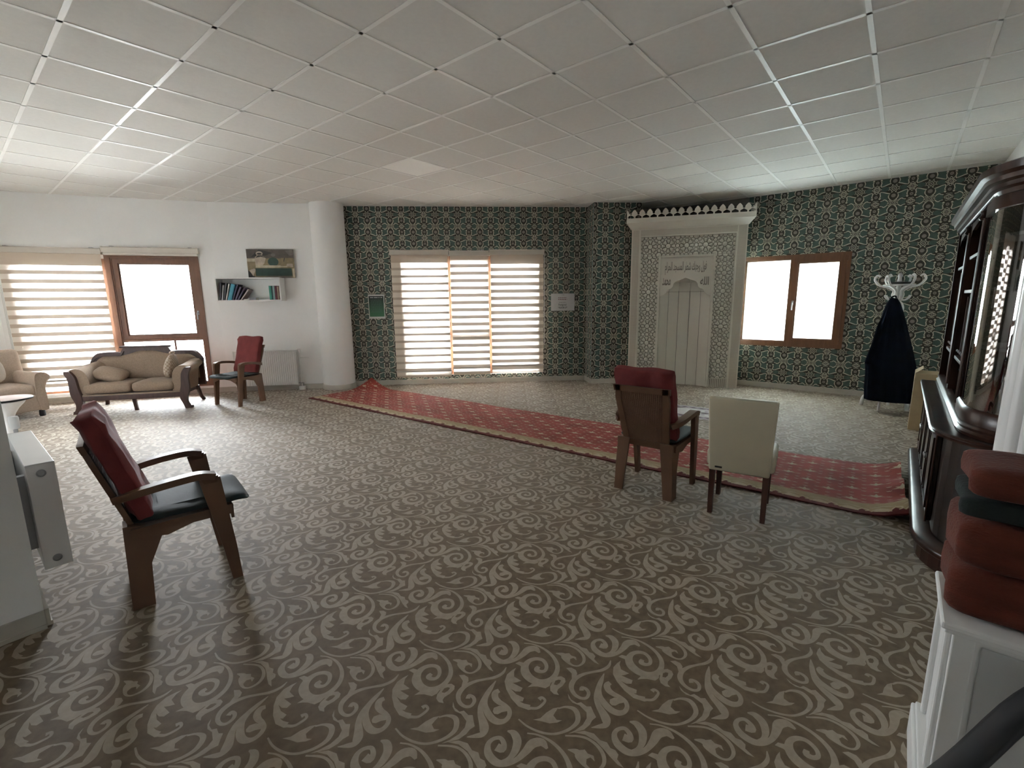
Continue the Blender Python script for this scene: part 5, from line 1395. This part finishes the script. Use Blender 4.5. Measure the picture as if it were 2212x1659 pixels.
o = link('mat_top', mesh_from('mat_top', np.c_[co[:, 0]-pw_/2, co[:, 1]-ph_/2, np.full(len(co), .006)], tri, lm, [M['pr_lilac'], M['pr_white'], M['pr_plum']]), pm)
bm = bmesh.new(); box(bm, -pw_/2, pw_/2, -ph_/2, ph_/2, .0005, .0055); fin(bm, 'mat_edge', M['pr_white'], pm)

# ------------------------------------------------------------------ dark wall cabinet
CT, CP = 5.42, .20
co_ = A2*CT + N2*CP
cab = empty('wall_cabinet', (co_.x, co_.y, 0), GA+pi, 'tall dark wooden wall cabinet with rounded glass end and carved crown', 'cabinet')
DW, DI = M['dark_wood'], M['dark_wood_in']
CL, CD = 2.30, .57
def endpath(y, inset=0.0, r=.40, x0=0.0, n=9):
    """front line at depth y with a quarter-round near end, from far end to the back"""
    p = [(x0, y), (CL-inset-r, y)]
    for k in range(1, n+1):
        t = pi/2*k/n; p.append((CL-inset-r+r*sin(t), y+r-r*cos(t)))
    if y+r < CD: p.append((CL-inset, CD))
    return p
def slab(bm, path, z0, z1):
    pl_ = path + [(path[-1][0], CD), (path[0][0], CD)]
    q = []
    for p in pl_:
        if not q or hypot(p[0]-q[-1][0], p[1]-q[-1][1]) > 1e-6: q.append(p)
    lo = [bm.verts.new((p[0], p[1], z0)) for p in q]; hi = [bm.verts.new((p[0], p[1], z1)) for p in q]; n = len(q)
    bm.faces.new(lo[::-1]); bm.faces.new(hi)
    for i in range(n): bm.faces.new((lo[i], lo[(i+1) % n], hi[(i+1) % n], hi[i]))
bm = bmesh.new(); slab(bm, endpath(.0), 0, .105); fin(bm, 'plinth', DW, cab)
bm = bmesh.new(); sweep(bm, endpath(-.0), [(.0, .085), (-.022, .09), (-.03, .105), (-.028, .125), (-.012, .14), (.06, .142), (.06, .085)]); fin(bm, 'plinth_moulding', DW, cab, smooth=50)
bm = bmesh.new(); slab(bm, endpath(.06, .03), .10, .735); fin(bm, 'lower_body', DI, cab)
bm = bmesh.new(); slab(bm, endpath(.0), .735, .765); lw = fin(bm, 'ledge', DW, cab)
bm = bmesh.new(); sweep(bm, endpath(.0), [(.01, .735), (-.008, .738), (-.012, .745), (-.006, .752), (-.012, .759), (-.006, .766), (.012, .7665)]); fin(bm, 'ledge_bead', DW, lw, smooth=50)
# doors with raised fields and knobs
nd = 4
for i in range(nd):
    x0 = .05+i*.445; x1 = x0+.43
    bm = bmesh.new(); box(bm, x0, x1, .036, .06, .16, .72, bev=.004); dr = fin(bm, 'door', DW, cab)
    bm = bmesh.new(); bar_frame(bm, x0+.05, x1-.05, .22, .66, (.022, .022, .022, .022), .022, .04); box(bm, x0+.09, x1-.09, .026, .04, .26, .62, bev=.006); fin(bm, 'raised_field', DW, dr)
    xk = x1-.025 if i % 2 == 0 else x0+.025
    bm = bmesh.new(); lathe(bm, [(.006, 0), (.006, .012), (.014, .016), (.015, .024), (.008, .03)], 14, T(xk, .036, .45) @ Rx(pi/2)); fin(bm, 'knob', M['grey_metal'], dr, smooth=40)
for i in range(5):
    x = .042+i*.445
    bm = bmesh.new()
    for k in range(3): tube(bm, [(x-.012+k*.012, .034, .16), (x-.012+k*.012, .034, .72)], .006, 8)
    fin(bm, 'fluting', DW, cab, smooth=50)
# hutch: far end, uprights, shelves, back
HY = .10; HZ0, HZ1 = .765, 1.97; GX = 1.62
bm = bmesh.new(); box(bm, 0, .03, HY, CD, HZ0, HZ1); fin(bm, 'end_panel', DW, cab)
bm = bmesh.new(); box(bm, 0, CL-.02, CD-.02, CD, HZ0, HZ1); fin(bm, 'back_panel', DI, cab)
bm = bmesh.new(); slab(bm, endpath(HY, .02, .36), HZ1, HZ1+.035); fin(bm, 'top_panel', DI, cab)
bm = bmesh.new(); sweep(bm, endpath(HY+.005, .0, .36), [(.02, .765), (-.012, .768), (-.018, .785), (-.006, .798), (-.012, .812), (.0, .825), (.03, .826)]); fin(bm, 'hutch_bead', DW, cab, smooth=50)
for x in (.80, GX):
    bm = bmesh.new(); box(bm, x-.045, x+.045, HY+.01, HY+.05, .82, HZ1); box(bm, x-.012, x+.012, HY+.05, CD-.02, .82, HZ1); up = fin(bm, 'upright', DW, cab)
    bm = bmesh.new()
    for k in (-1, 0, 1): tube(bm, [(x+k*.024, HY+.008, .86), (x+k*.024, HY+.008, HZ1-.06)], .010, 8)
    fin(bm, 'fluting', DW, up, smooth=50)
    bm = bmesh.new(); lathe(bm, [(.018, 0), (.026, .012), (.018, .03), (.024, .05), (.012, .06)], 14, T(x, HY+.005, HZ1-.07)); fin(bm, 'turned_cap', DW, up, smooth=50)
bays = ((.03, .755), (.845, GX-.045))
for k, (x0, x1) in enumerate(bays):
    for z in ((1.06, 1.70) if k == 0 else (1.06, 1.515, 1.74)):
        bm = bmesh.new(); box(bm, x0, x1, HY+.02, CD-.02, z-.011, z+.011, bev=.003); fin(bm, 'shelf', DW if z != 1.515 else c_('pale_edged_shelf', (.30, .27, .22), .5), cab)
    zt_ = 1.69 if k == 0 else 1.50
    n = 7 if k == 0 else 6
    for i in range(n):
        xa = x0+.02+(x1-x0-.04)*i/n; w = (x1-x0-.04)/n
        bm = bmesh.new(); box(bm, xa+.004, xa+w-.004, HY+.05, HY+.075, 1.071, zt_, bev=.006); tube(bm, [(xa+w/2, HY+.048, 1.09), (xa+w/2, HY+.048, zt_-.02)], .012, 8); sl = fin(bm, 'drawer_column', M['dark_wood'], cab)
        bm = bmesh.new(); lathe(bm, [(.004, 0), (.004, .01), (.009, .013), (.006, .02)], 10, T(xa+w/2, HY+.04, 1.11) @ Rx(pi/2)); fin(bm, 'knob', M['grey_metal'], sl, smooth=40)
    bm = bmesh.new(); prism(bm, [(x0, HZ1), (x0, HZ1-.09), (x0+.06, HZ1-.05), ((x0+x1)/2, HZ1-.025), (x1-.06, HZ1-.05), (x1, HZ1-.09), (x1, HZ1)], HY+.012, HY+.03); fin(bm, 'arched_rail', DW, cab)
# rounded glass end
gp = [(GX+.045, HY+.015)] + [p for p in endpath(HY+.015, .03, .36, x0=GX+.045)[1:10]]
bm = bmesh.new(); box(bm, CL-.055, CL-.03, .40, CD, .80, HZ1); fin(bm, 'end_panel', DW, cab)
GLS = glass_mat('shade_tinted_glass', (.30, .32, .32), .20)  # dark tint stands in for the shade inside the cabinet
bm = bmesh.new(); lo = [bm.verts.new((p[0], p[1], .90)) for p in gp]; hi = [bm.verts.new((p[0], p[1], HZ1-.05)) for p in gp]
for i in range(len(gp)-1): bm.faces.new((lo[i], lo[i+1], hi[i+1], hi[i]))
gd = fin(bm, 'curved_glass', GLS, cab, smooth=60)
bm = bmesh.new(); sweep(bm, gp, [(-.014, .826), (.014, .826), (.014, .90), (-.004, .905), (-.014, .89)]); fin(bm, 'glass_base_rail', DW, gd, smooth=50)
bm = bmesh.new(); sweep(bm, gp, [(-.012, HZ1-.06), (.014, HZ1-.06), (.014, HZ1), (-.012, HZ1)]); fin(bm, 'glass_top_rail', DW, gd, smooth=50)
for z in (1.22, 1.52, 1.78):
    bm = bmesh.new(); slab(bm, [(GX+.05, HY+.04)] + endpath(HY+.04, .06, .33, x0=GX+.05)[1:], z-.008, z+.008); fin(bm, 'glass_shelf', c_('shelf_edge_grey', (.12, .11, .10), .4), cab)
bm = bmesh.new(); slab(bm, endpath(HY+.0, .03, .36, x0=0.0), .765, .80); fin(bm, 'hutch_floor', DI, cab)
# crown
bm = bmesh.new(); sweep(bm, endpath(HY+.01, .0, .36), [(.06, HZ1), (-.005, HZ1), (-.012, HZ1+.02), (-.028, HZ1+.03), (-.030, HZ1+.048), (-.048, HZ1+.058), (-.052, HZ1+.078), (-.070, HZ1+.092), (-.074, HZ1+.125), (-.06, HZ1+.132), (.06, HZ1+.132)]); fin(bm, 'crown_moulding', DW, cab, smooth=35)
# prayer beads hanging in the near bay
bw = cab.matrix_basis
def cabw(x, y, z):
    a = GA+pi; return Vector((co_.x+cos(a)*x-sin(a)*y, co_.y+sin(a)*x+cos(a)*y, z))
for i, (x, n, ztop, c1, lab) in enumerate(((1.36, 26, 1.49, (.16, .12, .20), 'pale purple string of prayer beads with turquoise tassel hanging in the cabinet'), (1.47, 16, 1.49, (.05, .03, .03), 'short dark string of prayer beads hanging in the cabinet'))):
    pb_ = empty('prayer_beads', cabw(x, HY+.028, ztop), GA+pi, lab, 'beads', 'bead strings in the cabinet')
    bmc = bmesh.new(); bmesh.ops.create_icosphere(bmc, subdivisions=1, radius=.0085); bme = bpy.data.meshes.new('bead'); bmc.to_mesh(bme); bmc.free(); bme.materials.append(c_('bead_glass', c1, .25, .4)); bme.shade_smooth()
    for k in range(n):
        b_ = link('bead', bme, pb_); b_.location = (.006*sin(k*1.7), .003*cos(k*2.1), -.012-k*.0152)
    bm = bmesh.new(); tube(bm, [(0, 0, 0), (0, 0, -.012-n*.0152)], .0015, 6); fin(bm, 'cord', M['black'], pb_)
    bm = bmesh.new(); lathe(bm, [(.004, 0), (.008, -.01), (.007, -.02), (.014, -.06)], 12, T(0, 0, -.012-n*.0152)); fin(bm, 'tassel', c_('tassel_thread', (.06, .22, .24) if i == 0 else (.04, .03, .03), .8), pb_, smooth=50)

# ------------------------------------------------------------------ cardboard box beyond the cabinet
bxp = A2*6.80 + N2*.155
cb = empty('cardboard_box', (bxp.x, bxp.y, 0), GA, 'tall flat cardboard box standing against the wall past the cabinet', 'box')
bm = bmesh.new()
hexa(bm, [(0, -.03, 0), (.20, -.03, 0), (.20, -.46, 0), (0, -.46, 0)], [(.01, -.03, .64), (.19, -.03, .66), (.19, -.46, .66), (.01, -.46, .64)]); fin(bm, 'carton', M['cardboard'], cb)
for (y0, y1, k) in ((-.03, -.09, 1), (-.46, -.40, -1)):
    bm = bmesh.new(); hexa(bm, [(.012, y0, .648), (.188, y0, .664), (.188, y0-.006*k, .664), (.012, y0-.006*k, .648)], [(.012, y1, .70), (.188, y1, .712), (.188, y1-.006*k, .712), (.012, y1-.006*k, .70)]); fin(bm, 'flap', M['cardboard'], cb)

# ------------------------------------------------------------------ white pulpit cabinet, folded blankets, strap
pu = empty('pulpit', (1.20, 1.14, 0), GA-pi/2, 'white panelled pulpit base with fluted column and moulded ledge', 'pulpit')
WP = M['white_paint']
bm = bmesh.new(); box(bm, 0, .53, 0, .27, 0, .585); fin(bm, 'body', WP, pu)
bm = bmesh.new(); box(bm, -.035, .555, -.03, .30, 0, .115, bev=.006); box(bm, -.025, .545, -.02, .29, .115, .13, bev=.004); fin(bm, 'plinth', WP, pu)
bm = bmesh.new(); box(bm, -.028, .56, -.028, .29, .597, .618, bev=.006); box(bm, -.018, .55, -.018, .28, .583, .598, bev=.003); fin(bm, 'ledge', WP, pu)
for (y0, y1) in ((.006, .020), (.030, .048), (.235, .262)):
    bm = bmesh.new(); box(bm, -.014, .002, y0, y1, .13, .583, bev=.005); fin(bm, 'upright_moulding', WP, pu)
bm = bmesh.new(); box(bm, .0, .045, -.012, .002, .13, .583, bev=.003); fin(bm, 'corner_stile', WP, pu)
bm = bmesh.new(); box(bm, .058, .51, -.006, .002, .15, .565, bev=.003); fin(bm, 'front_panel', c_('pulpit_panel_grey', (.56, .57, .57), .5, .02), pu)
bm = bmesh.new(); 
prof = []
for k in range(64):
    t = 2*pi*k/64; r = .115-.008*max(0, cos(16*t)); prof.append((r*cos(t), r*sin(t)))
lo = [bm.verts.new((.185+p[0], .42+p[1], .0)) for p in prof]; hi = [bm.verts.new((.185+p[0], .42+p[1], 2.05)) for p in prof]
for k in range(64): bm.faces.new((lo[k], lo[(k+1) % 64], hi[(k+1) % 64], hi[k]))
bm.faces.new(lo[::-1]); bm.faces.new(hi); fin(bm, 'fluted_column', WP, pu, smooth=50)
def puw(x, y, z):
    a = GA-pi/2; return (1.20+cos(a)*x-sin(a)*y, 1.14+sin(a)*x+cos(a)*y, z)
def blanket(z0, h, m, label, w=.54, d=.255, dx=-.02, dy=.02, seed=0, rz=0.0):
    """folded plush: rounded fold on the left, layered edges in front"""
    e = empty('folded_blanket', puw(dx+w/2, dy+d/2, z0), GA-pi/2+rz, label, 'blanket', 'folded plush covers on the pulpit ledge')
    nl = 1
    for k in range(nl):
        hh = h/nl
        def f(p, k=k):
            return Vector((p.x+.006*sin(p.y*30+seed+k), p.y+.005*sin(p.x*21+seed*2+k), p.z+.003*sin(p.x*17+seed)*cos(p.y*23)))
        bm = bmesh.new(); pillow(bm, w-.004*k, d-.004*k, hh*1.04, T(0, 0, hh*(k+.5)), e=.14, ez=.36, nu=60, nv=14, fn=f)
        fin(bm, 'folded_layer', m, e, smooth=70)
    return e
z = .619
for (h, m, lab, sd, dx, rz) in ((.145, M['towel'], 'rust red folded blanket at the bottom of the stack', 1, -.02, 0.0), (.135, M['towel'], 'rust red folded blanket under the dark green one', 4, -.028, .02), (.06, M['towel_dark'], 'dark green folded blanket between the red ones', 2, -.018, -.03), (.085, M['towel'], 'rust red folded blanket on top of the stack', 7, -.01, .02)):
    blanket(z, h, m, lab, seed=sd, dx=dx, rz=rz); z += h+.001
sp = empty('padded_strap', (1.05, .95, 0), 0, 'black padded strap slanting down in front of the white pulpit panel', 'strap')
bm = bmesh.new(); pth = crom([(-.60, -.10, .018), (-.42, -.06, .03), (-.22, -.02, .17), (.03, .016, .335), (.21, .04, .495), (.33, .012, .605), (.42, -.07, .70), (.505, -.205, .80)], 5)
tube(bm, pth, [(.018, .038)]*len(pth), n=12, up=(0, -1, .2)); fin(bm, 'strap_band', M['black'], sp, smooth=60)
bm = bmesh.new(); box(bm, -.03, .03, -.02, .02, -.02, .02, T(.505, -.205, .80) @ Rz(GA-pi/2) @ Ry(.6), bev=.006); fin(bm, 'buckle', M['grey_metal'], sp)
